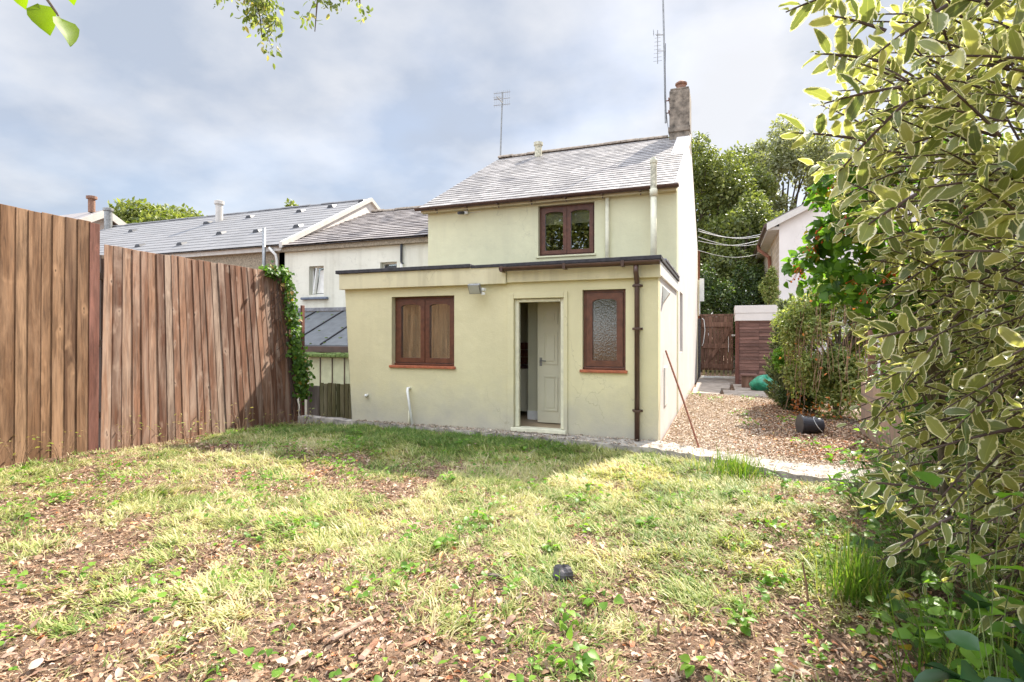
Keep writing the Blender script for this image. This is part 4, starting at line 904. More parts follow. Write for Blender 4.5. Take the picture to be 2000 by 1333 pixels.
# green sack
V, Q = [], []; nu, nv = 26, 14
for j in range(nv+1):
    for i in range(nu):
        a = 2*math.pi*i/nu; p = math.pi*j/nv
        r = 1+.16*math.sin(3*a+2*p)+.1*math.sin(7*a-3*p)+.08*math.sin(11*a+5*p)
        V.append((1.02+.36*r*math.cos(a)*math.sin(p), 15.5+.3*r*math.sin(a)*math.sin(p), .19+.2*math.cos(p)*(1+.25*math.sin(2*a+1))))
for j in range(nv):
    for i in range(nu): Q.append((j*nu+i, j*nu+(i+1) % nu, (j+1)*nu+(i+1) % nu, (j+1)*nu+i))
tag(np_mesh('sack', np.array(V), np.array(Q), M['green_bag'], rnd=np.zeros(len(Q))), 'crumpled green plastic sack on the paving beside the conifer', 'sack')
# black bucket lying on its side
bk = thing('bucket', 'black plastic bucket lying on its side in the leaf strewn yard', 'bucket', (1.15, 8.95, .02))
ax = Vector((-.93, -.25, .03)).normalized(); c0 = Vector((1.32, 9.0, .145)); mb = MB()
mb.tube([c0, c0+ax*.30], [.105, .135], 24); mb.build('body', M['black'], bk, smooth=False)
mb = MB(); e = c0+ax*.285; mb.tube([e, e+ax*.02], [.145, .145], 24); mb.build('rim', M['black'], bk)
mb = MB(); q = ax.orthogonal().normalized(); w = ax.cross(q)
mb.tube([c0+ax*.02+(q*math.cos(t)+w*math.sin(t))*.115+ax*.12*math.sin(t/1.0) for t in np.linspace(0, math.pi, 14)], .005, 6); mb.build('handle', M['white_pvc'], bk)
# rusty rod leaning on the side wall
mb = MB(); mb.tube([(-.79, 8.30, 1.22), (-.52, 7.76, .60), (-.27, 7.27, -.02)], .013, 8); tag(mb.build('iron_rod', M['rust']), 'thin rusty rod leaning against the white side wall', 'rod')

# right boundary: block wall and board fence
bw_ = MB(); bw_.box(1.86, 2.06, 4.2, 9.25, -.2, .78); tag(bw_.build('block_wall', M['block'], bevel=.008), 'low brown block wall behind the shrubs on the right of the yard', 'wall')
bf = thing('board_fence', 'dark board fence above the block wall half hidden behind the red berried climber', 'fence', (2.0, 7, .78))
mb = MB(); y = 4.2; rr = random.Random(14)
while y < 9.1: mb.box(2.08, 2.10, y, y+.11, .1, 1.55+rr.uniform(-.02, .02)); y += .135
mb.build('boards', M['gate'], bf, .003)
for z in (.95, 1.4): mb = MB(); mb.box(2.06, 2.08, 4.2, 9.1, z, z+.08); mb.build('rail', M['gate'], bf, .003)
mb = MB(); mb.box(1.9, 2.0, 8.95, 9.06, .785, 1.62); mb.build('post', M['gate'], bf, .006)

# ------------------------------------------------------------------ vegetation builders
def crown_points(n, c, rad, seed, lobes=26, tight=.34, low=-.6):
    g = np.random.default_rng(seed); L_ = unit(g.normal(size=(lobes*3, 3))); L_ = L_[L_[:, 2] > low][:lobes]
    L_ = L_*g.uniform(.55, .92, (len(L_), 1)); lr = g.uniform(.6, 1.25, len(L_))*tight
    w = lr**2/np.sum(lr**2); k = g.choice(len(L_), n, p=w); d = unit(g.normal(size=(n, 3))); d[:, 2] = np.where(g.random(n) < .5, np.abs(d[:, 2]), d[:, 2])
    rr_ = lr[k]*(g.random(n)**.28)
    p = L_[k] + d*rr_[:, None]
    return np.asarray(c)+p*np.asarray(rad), d, L_*np.asarray(rad)+np.asarray(c)
def tree(name, base, c, rad, n, ls, mat, label, seed, cat='tree', group=None, lobes=26, tight=.34, tr=.18, T=T_SIMPLE, low=None):
    t = thing(name, label, cat, base, group); g = np.random.default_rng(seed+100)
    P, d, lob = crown_points(n, c, rad, seed, lobes, tight, low if low is not None else (-1 if cat == 'shrub' else -.6)); P[:, 2] = np.maximum(P[:, 2], base[2]+.03)
    mb = MB(); b = Vector(base); cv = Vector(c); top = cv+Vector((0, 0, rad[2]*.35)); zs = [0, .25, .5, .75, 1]
    mid = [b.lerp(top, s)+Vector((math.sin(s*5+seed)*.12, math.cos(s*4+seed)*.12, 0))*rad[0]*.25*(0 if s == 0 else 1) for s in zs]; mid[0] = b-Vector((0, 0, .3))
    mb.tube(mid, [tr*1.3, tr, tr*.8, tr*.5, tr*.15], 9)
    for q in lob[::2]:
        s = g.uniform(.3, .75); i = int(s*4); st_ = mid[i].lerp(mid[i+1], s*4-i); e = Vector(q)
        m_ = st_.lerp(e, .5)+Vector((0, 0, rad[2]*.06)); mb.tube([st_, m_, e], [tr*.42, tr*.25, tr*.06], 6)
    mb.build('trunk', M['bark'], t)
    ax = unit(d*.6+randdir(n, g)*.8+np.array([0, 0, -.25])); nr = unit(d+randdir(n, g)*.7+np.array([0, 0, .5]))
    scatter('crown', T, P, ax, nr, ls*g.uniform(.6, 1.3, n), g.uniform(.8, 1.3, n), mat, t, np.clip(g.normal(.5, .25, n), 0, 1))
    return t
# far trees
tree('broadleaf_tree', (-28.2, 21.3, -.9), (-28.2, 21.3, 6.1), (3.0, 3.0, 2.5), 16000, .24, L_FAR2, 'round yellow green tree behind the long grey roof', 11, lobes=40)
tree('broadleaf_tree', (-26, 27.5, -.9), (-26, 27.5, 8.2), (1.3, 1.3, 1.7), 4000, .24, L_FAR2, 'small yellow green treetop just over the roof ridge near the white flue', 12)
tree('broadleaf_tree', (-1.2, 31, 0), (-1.0, 31, 7.4), (3.6, 3.4, 4.9), 30000, .18, L_FAR1, 'tall green tree right behind the cottage gable', 13, tr=.28, lobes=75, tight=.22)
tree('broadleaf_tree', (3.0, 35, 0), (3.2, 35, 8.6), (4.0, 3.6, 4.7), 24000, .19, L_FAR3, 'silvery leaved tree with thin crown between the tall green tree and the white house', 14, tr=.25, lobes=70, tight=.19)
tree('broadleaf_tree', (9.5, 38, 0), (9.3, 38, 9.2), (4.5, 4, 5.2), 20000, .24, L_FAR3, 'pale leafy tree above the roof of the white gabled house', 15, tr=.28, lobes=50, tight=.27)
tree('broadleaf_tree', (.6, 27.5, 0), (.7, 27.5, 4.4), (2.6, 2.2, 3.4), 20000, .17, L_FAR1, 'darker ivy clad tree standing just beyond the garden gate', 16, tr=.2, lobes=45, tight=.3)
tree('shrub', (-.9, 23.4, 0), (-.7, 23.4, 2.0), (1.3, 1.1, 1.9), 8000, .12, L_DARK, 'dark ivy covered bush right behind the garden gate', 17, cat='shrub', tr=.07, lobes=30)
tree('shrub', (.9, 24.5, 0), (.9, 24.5, 2.2), (1.2, 1.1, 2.2), 8000, .12, L_DARK, 'dark shaded bush behind the slatted shed', 18, cat='shrub', tr=.07, lobes=30)

# pot shrub on top of the slatted shed
tree('shrub', (1.28, 18.0, 2.32), (1.28, 18.0, 2.86), (.30, .28, .5), 3500, .06, L_BUSH, 'small rounded bush standing on the white top of the slatted shed', 19, cat='shrub', tr=.03, lobes=24)
# conifer: upright sprays
def conifer(base, h, r, n, seed, label):
    t = thing('conifer', label, 'shrub', base); g = np.random.default_rng(seed)
    mb = MB(); mb.tube([Vector(base), Vector(base)+Vector((0, 0, h*.85))], [.05, .012], 7)
    K = 150; hz = g.random(K)**.9; az = g.uniform(0, 6.28, K); spine = []; P, A = [], []
    for k in range(K):
        z0 = hz[k]*h*.82; rr_ = r*(1-.55*hz[k]**1.6)*g.uniform(.75, 1.1); ln = g.uniform(.28, .5)
        s = Vector((math.cos(az[k]), math.sin(az[k]), 0)); p0 = Vector(base)+Vector((0, 0, z0))+s*rr_*.35; p1 = Vector(base)+Vector((0, 0, z0+ln*.75))+s*rr_
        mb.tube([p0-s*rr_*.3, p0, p1], [.008, .006, .002], 4)
        m = n//K; tt = g.uniform(.05, 1.05, m); d = np.array(p1-p0); d /= np.linalg.norm(d)
        pt = np.array(p0)+np.outer(tt, np.array(p1-p0))+g.normal(size=(m, 3))*.045*(1.15-tt)[:, None]
        P.append(pt); A.append(unit(d+g.normal(size=(m, 3))*.45))
    mb.build('trunk', M['bark'], t); P = np.concatenate(P); A = np.concatenate(A)
    scatter('foliage', T_NARROW, P, A, randdir(len(P), g), .055*g.uniform(.7, 1.4, len(P)), 1.1, L_CONIF, t, np.clip(g.normal(.5, .28, len(P)), 0, 1))
conifer((1.27, 12.3, 0), 2.35, .50, 22000, 21, 'upright grey green conifer standing in front of the slatted shed')
# hedge-like bush with dead vines and orange leaves
t = tree('shrub', (1.85, 10.9, 0), (1.86, 10.9, 1.28), (.95, .85, 1.25), 34000, .058, L_BUSH, 'dense mixed bush with orange leaves and dangling dry vines beside the conifer', 22, cat='shrub', tr=.06, lobes=60, tight=.26, T=T_OVAL)
g = np.random.default_rng(5); n = 420
ph = g.uniform(2.6, 5.6, n); zz = g.uniform(.05, 2.3, n); P = np.stack([1.9+.86*np.cos(ph), 10.9+.9*np.sin(ph), zz], -1)+g.normal(size=(n, 3))*.05
P[:110, 2] = g.uniform(.02, .45, 110); P[:110, 0] += .15; P = P[:150]; n = 150; scatter('orange_leaves', T_OVAL, P, randdir(n, g), randdir(n, g), .06, 1.2, L_ORANGE, t)
mb = MB()
for k in range(55):
    a = g.uniform(2.8, 5.4); r_ = g.uniform(.8, .95); z0 = g.uniform(1.2, 2.3); x, y = 1.9+.84*r_*math.cos(a), 10.9+.9*r_*math.sin(a); pts = []
    for s in range(6): pts.append((x+.03*math.sin(s*1.3+k)+.02*s*math.cos(a), y+.03*math.cos(s+k)+.02*s*math.sin(a), max(.05, z0-s*.22)))
    mb.tube(pts, .005, 4)
mb.build('dry_vines', M['dry'], t)
tree('shrub', (1.35, 11.5, 0), (1.35, 11.5, .42), (.36, .3, .42), 4000, .06, L_DARK, 'low dark green bush at the foot of the conifer', 23, cat='shrub', tr=.03, T=T_OVAL)
tree('shrub', (1.12, 11.9, 0), (1.05, 11.8, 1.0), (.17, .15, .3), 900, .06, L_LIME, 'small bright lime green sprig on the front of the conifer', 24, cat='shrub', tr=.012, T=T_OVAL, lobes=14)

# red berried climber
bc = tree('berry_shrub', (1.35, 4.3, 0), (1.08, 3.9, 2.05), (.70, .52, .66), 3600, .058, L_CLIMB, 'tall green shrub hung with red berries behind the variegated bush', 31, cat='shrub', tr=.025, lobes=52, tight=.17, T=T_BROAD)
g = np.random.default_rng(77)
bl_ = crown_points(10, (1.08, 3.9, 2.05), (.70, .52, .66), 31, 52, .17, -1)[2]; bl_ = bl_[np.argsort(bl_[:, 0]*.75+bl_[:, 1]*.66)][:26]
for k in range(14):
    q = bl_[k*26//14]+np.array([-.05, -.07, -.01])+g.normal(size=3)*.02
    m = int(g.integers(5, 14)); P = q+g.normal(size=(m, 3))*.024; mb = MB()
    for p in P:
        r_ = .0062; mb.lathe((p[0], p[1], p[2]), [(.003, -r_), (r_*.8, -r_*.6), (r_, 0), (r_*.8, r_*.6), (.003, r_)], 7)
        mb.tube([q+np.array([.02, .01, .06]), p], .0018, 3, False)
    mb.build('berry_cluster', L_BERRY2, bc, smooth=True)

tree('hedge', (2.15, 5.6, 0), (2.15, 5.6, 1.25), (.75, 1.9, 1.45), 26000, .06, L_BERRY, 'dense dark green climber hedge over the block wall behind the variegated shrub', 36, cat='shrub', tr=.05, lobes=110, tight=.24, T=T_SIMPLE, low=-1)
tree('hedge', (2.9, 3.9, 0), (2.9, 3.9, 1.6), (.7, 1.1, 1.9), 14000, .06, L_BERRY, 'dark green hedge glimpsed through the right edge of the variegated shrub', 37, cat='shrub', tr=.05, lobes=70, tight=.26, T=T_SIMPLE, low=-1)
# ------------------------------------------------------------------ the big variegated shrub at the right
def variegated():
    g = np.random.default_rng(41); base = Vector((1.95, 3.1, 0))
    t = thing('variegated_shrub', 'huge cream edged variegated shrub filling the right side of the garden', 'shrub', base)
    C = np.array([1.74, 2.96, 1.98]); RAD = np.array([1.12, 1.25, 2.1])
    mb = MB(); P, A, Nn, S = [], [], [], []
    def shoot(p0, p1, k, ls, tw=.004):
        p0, p1 = Vector(p0), Vector(p1); d = (p1-p0); ln = d.length; d.normalize(); sag = Vector((0, 0, -.10*ln))
        pts = [p0.lerp(p1, s)+sag*(s*s)*1.0 for s in np.linspace(0, 1, 5)]
        mb.tube(pts, [tw*1.3, tw*1.15, tw, tw*.8, tw*.5], 5, False)
        side = d.orthogonal().normalized(); w = d.cross(side)
        for i in range(k):
            s = .12+.88*(i+g.uniform(0, .5))/k; s = min(s, 1.0); q = p0.lerp(p1, s)+sag*s*s; a = i*2.4+g.uniform(-.4, .4)
            o = side*math.cos(a)+w*math.sin(a); spread = .95 if s < .85 else .55
            ax = (d*(.55 if s < .85 else .8)+o*spread+Vector((0, 0, g.uniform(-.15, .2)))).normalized()
            P.append(tuple(q)); A.append(tuple(ax)); nn = Vector((0, 0, 1))*.9+d*-.2+Vector(tuple(g.normal(size=3)*.5)); Nn.append(tuple(nn)); S.append(ls*g.uniform(.65, 1.2)*(.7 if s > .9 else 1))
    # limbs
    tips = []
    for k in range(22):
        a = g.uniform(0, 6.28); e = g.uniform(-.1, 1.45); dr = np.array([math.cos(a)*math.cos(e), math.sin(a)*math.cos(e), math.sin(e)])
        q = Vector(C+dr*RAD*.72); m = base.lerp(q, .5)+Vector((g.normal()*.12, g.normal()*.12, .25)); b0 = base+Vector((g.normal()*.08, g.normal()*.08, 0))
        mb.tube([b0-Vector((0, 0, .1)), b0.lerp(m, .5), m, q], [.022, .014, .009, .004], 6, False)
    K = 2050
    for k in range(K):
        a = g.uniform(0, 6.28); sz = g.uniform(-.93, 1); e = math.asin(sz); dr = np.array([math.cos(a)*math.cos(e), math.sin(a)*math.cos(e), sz])
        f = g.uniform(.45, .98)
        lump = 1+.10*math.sin(3*a+1.2)+.09*math.sin(5*sz+2*a)
        q = C+dr*RAD*f*lump
        if q[2] < .2: continue
        if dr[0]*.80+dr[1]*.60 > .45: continue
        out = dr+np.array([0, 0, .15])+g.normal(size=3)*.35; out /= np.linalg.norm(out); ln = g.uniform(.22, .42)
        # keep clear of the lens
        tip = q+out*ln
        if np.linalg.norm((tip-np.array([0, 0, 1.45]))[:2]) < .95: continue
        shoot(q, tip, int(g.integers(8, 12)), g.uniform(.045, .108))
    # long shoots reaching out to the left of the mass
    for (q, e, k, ls) in (((1.15, 3.1, 2.35), (.62, 3.1, 2.62), 11, .115), ((1.0, 2.7, 2.9), (.50, 2.75, 3.12), 11, .115), ((1.05, 2.9, 3.1), (.42, 3.0, 3.48), 12, .115), ((1.2, 2.6, 1.15), (.72, 2.55, 1.05), 12, .115),
                          ((1.1, 2.5, 2.0), (.68, 2.35, 2.02), 12, .115), ((1.3, 2.3, .95), (.9, 2.0, .75), 11, .115), ((1.1, 2.3, 1.5), (.78, 2.05, 1.42), 12, .115), ((1.15, 3.1, 1.75), (.85, 3.1, 1.72), 12, .115), ((1.25, 2.4, .6), (.85, 2.3, .55), 11, .115),
                          ((1.0, 2.2, 2.5), (.62, 2.2, 2.75), 12, .115), ((1.2, 2.2, 2.9), (.7, 2.5, 3.3), 12, .115)):
        shoot(q, e, k, ls, .006)
    for (a_, b_, k_, l_) in ((cw(1690, 275, 2.0), cw(1552, 246, 2.0), 11, .09), (cw(1720, 120, 2.0), cw(1592, 92, 2.0), 12, .09), (cw(1730, 60, 1.9), cw(1625, 20, 1.9), 12, .09), (cw(1690, -30, 2.1), cw(1535, 8, 2.1), 12, .085),
            (cw(1760, 170, 1.9), cw(1610, 190, 2.0), 13, .09), (cw(1770, 200, 1.8), cw(1640, 320, 1.9), 12, .095), (cw(1790, 380, 1.7), cw(1680, 440, 1.75), 10, .10), (cw(1850, 10, 1.7), cw(1700, 100, 1.75), 13, .095),
            (cw(1700, -80, 2.0), cw(1600, -20, 2.0), 12, .09), (cw(1820, 640, 1.8), cw(1690, 655, 1.85), 10, .09), (cw(1830, 960, 1.9), cw(1690, 930, 1.95), 10, .095), (cw(1860, 1010, 1.8), cw(1750, 1060, 1.8), 9, .09)):
        shoot(a_, b_, k_, l_, .005)
    mb.build('branches', M['twig'], t)
    n = len(P)
    P, A, Nn, S = np.array(P), np.array(A), np.array(Nn), np.array(S); pick = g.random(n)
    for lo, hi, TT in ((0, .4, T_ELL), (.4, .75, T_ELLB), (.75, 1.01, T_ELLC)):
        k = (pick >= lo) & (pick < hi); q = int(k.sum())
        scatter('foliage', TT, P[k], A[k], Nn[k], S[k]*g.uniform(.8, 1.15, q), g.uniform(.8, 1.2, q), L_VAR, t, np.clip(g.normal(.5, .28, q), 0, 1))
variegated()

def sprout(name, base, n, h, r, ls, mat, label, seed, T=T_BROAD, group=None, cat='weed', stem=True, up=.5, few=0):
    """a low clump: n leaves on short stems"""
    t = thing(name, label, cat, base, group); g = np.random.default_rng(seed); mb = MB(); P, A, Nn = [], [], []
    for k in range(n):
        a = g.uniform(0, 6.28); q = Vector(base)+Vector((math.cos(a)*r*g.random()**.5, math.sin(a)*r*g.random()**.5, h*g.uniform(.3, 1))); b = Vector(base)+(q-Vector(base))*.25; b.z = base[2]-.02
        if few and k >= few: q = Vector(P[k % few]).lerp(Vector(base), g.uniform(.1, .75))+Vector((g.normal()*.05, g.normal()*.05, 0))
        elif stem: mb.tube([b, b.lerp(q, .5)+Vector((0, 0, h*.12)), q], [.0025, .002, .0012], 4, False)
        P.append(tuple(q)); A.append((math.cos(a)+g.normal()*.4, math.sin(a)+g.normal()*.4, g.normal()*.3+up-.4)); Nn.append((g.normal()*.35, g.normal()*.35, 1))
    if stem: mb.build('stems', M['dry'] if mat is L_DRYW else M['stem'], t)
    scatter('leaves', T, np.array(P), np.array(A), np.array(Nn), ls*g.uniform(.6, 1.2, n), g.uniform(.85, 1.15, n), mat, t, g.random(n))
    return t
def gz(x, y): return float(H(x, y))
# brambles and border plants under the shrub
rr = random.Random(31)
G1 = 'leafy weeds along the right border'
for k, (x, y, n, h, r, ls) in enumerate(((1.15, 5.2, 60, .55, .35, .075), (1.35, 4.5, 70, .5, .4, .075), (1.05, 3.9, 60, .4, .35, .075), (1.25, 3.2, 55, .45, .35, .085), (1.0, 2.75, 40, .32, .28, .085), (.95, 2.2, 30, .25, .25, .08), (1.5, 6.0, 60, .6, .35, .07), (1.5, 3.6, 60, .7, .35, .08), (.9, 3.0, 40, .3, .25, .07), (.75, 1.9, 30, .3, .25, .07), (1.2, 2.4, 50, .5, .3, .08), (1.35, 5.6, 50, .5, .3, .07), (1.2, 4.3, 50, .5, .3, .07))):
    sprout('bramble', (x, y, gz(x, y)), n*2, h, r, ls*.85, L_LIME if k % 3 != 2 else L_BERRY, 'bright green leafy weed growing under the edge of the variegated shrub', 50+k, group=G1)
# lime shoots through the shrub
sprout('bramble', (.78, 2.22, gz(.78, 2.22)), 30, 1.62, .13, .085, L_LIME, 'tall lime green bramble shoot in front of the variegated shrub', 71, few=4)
# dark glossy broad leaves in the bottom right corner
sprout('broadleaf_weed', (.80, 2.0, gz(.8, 2.0)), 34, .66, .2, .15, L_BIGDARK, 'dark glossy broad leaved plant in the bottom right corner', 72)
# green grass tuft
def tuft(name, base, n, h, spread, mat, label, seed, cat='grass tuft', group=None):
    g = np.random.default_rng(seed); x = base[0]+g.normal(size=n)*spread*.35; y = base[1]+g.normal(size=n)*spread*.35
    o = blades(name, x, y, np.full(n, 1.0)*h*g.uniform(.5, 1.1, n), g, mat, g.random(n), lean=.45, wid=.0045)
    return tag(o, label, cat, group)
def blades(name, x, y, L_, g, mat, rnd, lean=.9, wid=.0035, z=None, az=None):
    n = len(x); az = g.uniform(0, 6.283, n) if az is None else az; dx, dy = np.cos(az), np.sin(az); px, py = -dy, dx
    ln = np.clip(g.normal(lean, .3, n), .05, 1.45); z0 = (H(x, y) if z is None else z)-.006
    V = np.zeros((n, 8, 3)); w = wid*g.uniform(.6, 1.3, n)
    hx_, hz_ = np.zeros(n), np.zeros(n)
    for i, s in enumerate((0, .35, .7, 1.0)):
        th = ln*(.35+.9*s)
        if i: st = L_*(.35 if i < 3 else .3); hx_ = hx_+st*np.sin(th); hz_ = np.maximum(.004, hz_+st*np.cos(th))
        wi = w*(1, .9, .65, .12)[i]
        for j, sg in enumerate((-1, 1)):
            V[:, i*2+j, 0] = x+dx*hx_+px*wi*sg; V[:, i*2+j, 1] = y+dy*hx_+py*wi*sg; V[:, i*2+j, 2] = z0+hz_
    q = np.array([(0, 1, 3, 2), (2, 3, 5, 4), (4, 5, 7, 6)]); Q = q[None]+(np.arange(n)*8)[:, None, None]
    return np_mesh(name, V.reshape(-1, 3), Q.reshape(-1, 4), mat, None, np.repeat(rnd, 3))
tuft('grass_tuft', (.68, 3.55), 260, .36, .22, L_TUFT, 'upright bright green grass tuft near the right border', 81)
tuft('grass_tuft', (.95, 2.7), 120, .45, .4, L_TUFT, 'long arching grass stems at the foot of the variegated shrub', 82)
tuft('grass_tuft', (.1, 6.25), 350, .28, .4, L_TUFT, 'dark overhanging grass tuft at the edge of the concrete path', 83)

# ------------------------------------------------------------------ lawn, litter (masses nobody could count)
def lawn_density(x, y):
    """0..1 grass cover"""
    c, s_ = math.cos(R(YAW)), math.sin(R(YAW)); lat = x*c+y*s_; dep = -x*s_+y*c
    d = .60+.5*fnoise(x, y, 1.5, 21)+.75*fnoise(x, y, 4.6, 22)+.45*np.minimum(.4, fnoise(x, y, 8.5, 4))
    d = d + .35*np.exp(-((lat-.7)/1.7)**2)                       # thicker through the middle
    d = d - .95*(1-sstep(2.35, 3.3, dep+.25*fnoise(x, y, 2.2, 23)+.25*np.abs(lat+.2)*0))  # bare mulch in front
    d = d + .5*sstep(5.0, 6.2, y)*sstep(.5, -1, x)               # along the house
    d = d - .55*np.exp(-((x+3.1)/.9)**2-((y-4.6)/.55)**2)        # worn patch
    d = d - .25*sstep(-1.5, -4.5, lat)*(1-sstep(5.2, 6.4, y))
    d = d - .7*sstep(.75, 1.5, x+.15*fnoise(x, y, 3, 24))
    return np.clip(d, 0.03, 1)
g = np.random.default_rng(90)
def in_lawn(x, y):
    edge = np.interp(x, [-7.2, -4.6, -2.8, -.78, .04, .71, 1.6], [7.54, 7.36, 7.24, 6.98, 6.6, 6.18, 6.02])
    c, s_ = math.cos(R(YAW)), math.sin(R(YAW)); lat = x*c+y*s_; dep = -x*s_+y*c
    return (y < edge) & (x > -7.2) & (x < 2.3) & (dep > 1.6) & (np.abs(lat) < 1.1*dep+.8)
NT = 40000
tx, ty = g.uniform(-7.25, 2.3, NT), g.uniform(.6, 7.5, NT)
ok = in_lawn(tx, ty); tx, ty = tx[ok], ty[ok]
dn = lawn_density(tx, ty); ok = g.random(len(tx)) < dn; tx, ty, dn = tx[ok], ty[ok], dn[ok]
nb_ = 10; bx = np.repeat(tx, nb_)+g.normal(size=len(tx)*nb_)*.026; by = np.repeat(ty, nb_)+g.normal(size=len(tx)*nb_)*.026
hue = np.clip(.61+.26*fnoise(tx, ty, 1.7, 25)+.34*fnoise(tx, ty, 6, 26)+.16*g.normal(size=len(tx)) - .45*sstep(5.9, 6.8, ty)*sstep(0, -2, tx), 0, 1)
taz = 2.6+2.2*fnoise(tx, ty, 1.9, 27)+g.normal(size=len(tx))*.9
bl = np.repeat(g.uniform(.03, .13, len(tx))*(.5+.65*dn), nb_)*g.uniform(.6, 1.15, len(bx))
gr = blades('grass', bx, by, bl, g, L_GRASS, np.clip(np.repeat(hue, nb_)+g.normal(size=len(bx))*.16, 0, 1), lean=1.24, wid=.0044, az=np.repeat(taz, nb_)+g.normal(size=len(bx))*.55)
tag(gr, kind='stuff')
def litter(name, x, y, z, size, mat, rnd, g, T=T_LITTER, lift=.02):
    n = len(x); a = g.uniform(0, 6.283, n); ax = np.stack([np.cos(a), np.sin(a), g.normal(size=n)*.25], -1); nr = np.stack([g.normal(size=n)*.4, g.normal(size=n)*.4, np.ones(n)], -1)
    return tag(scatter(name, T, np.stack([x, y, z+g.random(n)*lift+.004], -1), ax, nr, size, g.uniform(.5, 1.4, n), mat, None, rnd), kind='stuff')
NL = 150000
lx, ly = g.uniform(-7.2, 2.0, NL), g.uniform(.6, 7.3, NL); ok = in_lawn(lx, ly); lx, ly = lx[ok], ly[ok]
pr = np.clip(1.05-lawn_density(lx, ly), .10, 1)*(.5+.5*sstep(-.2, .4, fnoise(lx, ly, 2.0, 33))); ok = g.random(len(lx)) < pr; lx, ly = lx[ok], ly[ok]
n = len(lx); hot = sstep(.1, .7, fnoise(lx, ly, 2.6, 34))
litter('leaf_litter', lx, ly, H(lx, ly), (.008+.05*g.random(n)**5), L_LITTER, np.clip(g.beta(2.0, 1.7, n)*.9+.4*hot*g.random(n), 0, 1), g)
# fine mulch: splinters and stalks
NM = 170000; mx_, my_ = g.uniform(-6.5, 2.0, NM), g.uniform(.6, 5.5, NM); ok = in_lawn(mx_, my_) & (g.random(NM) < np.clip(1.1-lawn_density(mx_, my_), .06, 1)); mx_, my_ = mx_[ok], my_[ok]
n = len(mx_); litter('mulch', mx_, my_, H(mx_, my_), (.008+.05*g.random(n)**4), L_LITTER, np.clip(g.beta(1.5, 1.8, n)*.88, 0, 1), g, T_NARROW, .012)
NM = 16000; mx_, my_ = g.uniform(-7.1, 2.0, NM), g.uniform(1.2, 7.0, NM); ok = in_lawn(mx_, my_); mx_, my_ = mx_[ok], my_[ok]; n = len(mx_)
litter('dry_straw', mx_, my_, H(mx_, my_)+.012, g.uniform(.03, .09, n), L_STRAW, g.random(n), g, T_STRAW, .035)
ZC = math.cos(R(YAW)), math.sin(R(YAW))
for nm, TT, cnt in (('curled_leaves', leaf_template(5, lambda t: .21*math.sin(math.pi*min(1, .06+.9*t))**.8, .75, .55, .05), 1500), ('flat_leaves', leaf_template(5, lambda t: .25*math.sin(math.pi*min(1, .06+.9*t))**.7, .18, .2, .05), 1300)):
    x, y = g.uniform(-4.5, 1.6, cnt*5), g.uniform(.9, 6.6, cnt*5); lat, dep = x*ZC[0]+y*ZC[1], -x*ZC[1]+y*ZC[0]
    w = (.12+.88*(1-sstep(2.9, 3.9, dep)))*(1-.97*np.exp(-((lat-.1)/.55)**2-((dep-2.2)/.45)**2))*(.35+.65*sstep(-.1, .3, fnoise(x, y, 2.3, 51)))
    ok = in_lawn(x, y) & (g.random(len(x)) < w); x, y = x[ok][:cnt], y[ok][:cnt]; n = len(x); hot = sstep(.15, .55, fnoise(x, y, 3.1, 52))
    litter(nm, x, y, H(x, y)+.008, (.022+.055*g.random(n)**2.2), L_BIGLEAF, np.clip(g.beta(1.6, 1.6, n)*.8+.42*hot*(g.random(n) < .6), 0, 1), g, TT, .02)
# side yard
NS = 70000; sx_, sy_ = g.uniform(-.75, 2.3, NS), 6.7+7.4*g.random(NS)**1.15
inner = np.interp(sx_, [-.78, -.05, .76, 1.6], [7.5, 7.1, 6.78, 6.72]); ok = sy_ > inner-.1*g.random(NS); sx_, sy_ = sx_[ok], sy_[ok]; n = len(sx_)
dk = sstep(.5, 1.3, sx_+.25*fnoise(sx_, sy_, 1.6, 35))
litter('yard_litter', sx_, sy_, .012+.012*fnoise(sx_, sy_, 3, 9), (.012+.04*g.random(n)**2.2), L_SIDE, np.clip(g.beta(2, 1.6, n)-.3*dk*g.random(n), 0, 1), g)
NS = 34000; sx_, sy_ = g.normal(1.4, .5, NS), 7.1+5.6*g.random(NS); ok = (sx_ < 1.9) & (sx_ > .1+.5*fnoise(sx_, sy_, 1.7, 61)); sx_, sy_ = sx_[ok], sy_[ok]; n = len(sx_)
litter('brown_litter', sx_, sy_, .02+.012*fnoise(sx_, sy_, 3, 9), (.014+.045*g.random(n)**2), L_LITTER, np.clip(g.beta(2, 2.4, n)+.3*(g.random(n) < .12), 0, 1), g)
NP = 3000; px_ = g.uniform(-5.6, 2.1, NP); e0 = np.interp(px_, [-6.9, -4.6, -2.8, -.78, .04, .71, 1.6, 2.2], [7.56, 7.36, 7.24, 7.0, 6.62, 6.2, 6.05, 6.0]); e1 = np.interp(px_, [-6.9, -4.6, -2.8, -.78, -.05, .76, 1.6], [7.6, 7.48, 7.48, 7.46, 7.1, 6.78, 6.72])
u = np.where(g.random(NP) < .5, g.random(NP)**3, 1-g.random(NP)**3); litter('path_litter', px_, e0+(e1-e0)*u, np.full(NP, .045), (.01+.03*g.random(NP)**2), L_SIDE, g.random(NP), g)
for k, (x, y) in enumerate(((-.62, 13.5), (.25, 10.4), (.95, 7.9), (.35, 9.3), (1.25, 7.3), (-.2, 12.6), (.5, 12.9), (1.0, 9.9))):
    sprout('weed', (x, y, .03), 26, .12, .16, .05, L_LIME, 'small green weed growing through the leaf strewn side yard', 270+k, group='weeds in the side yard', stem=False)
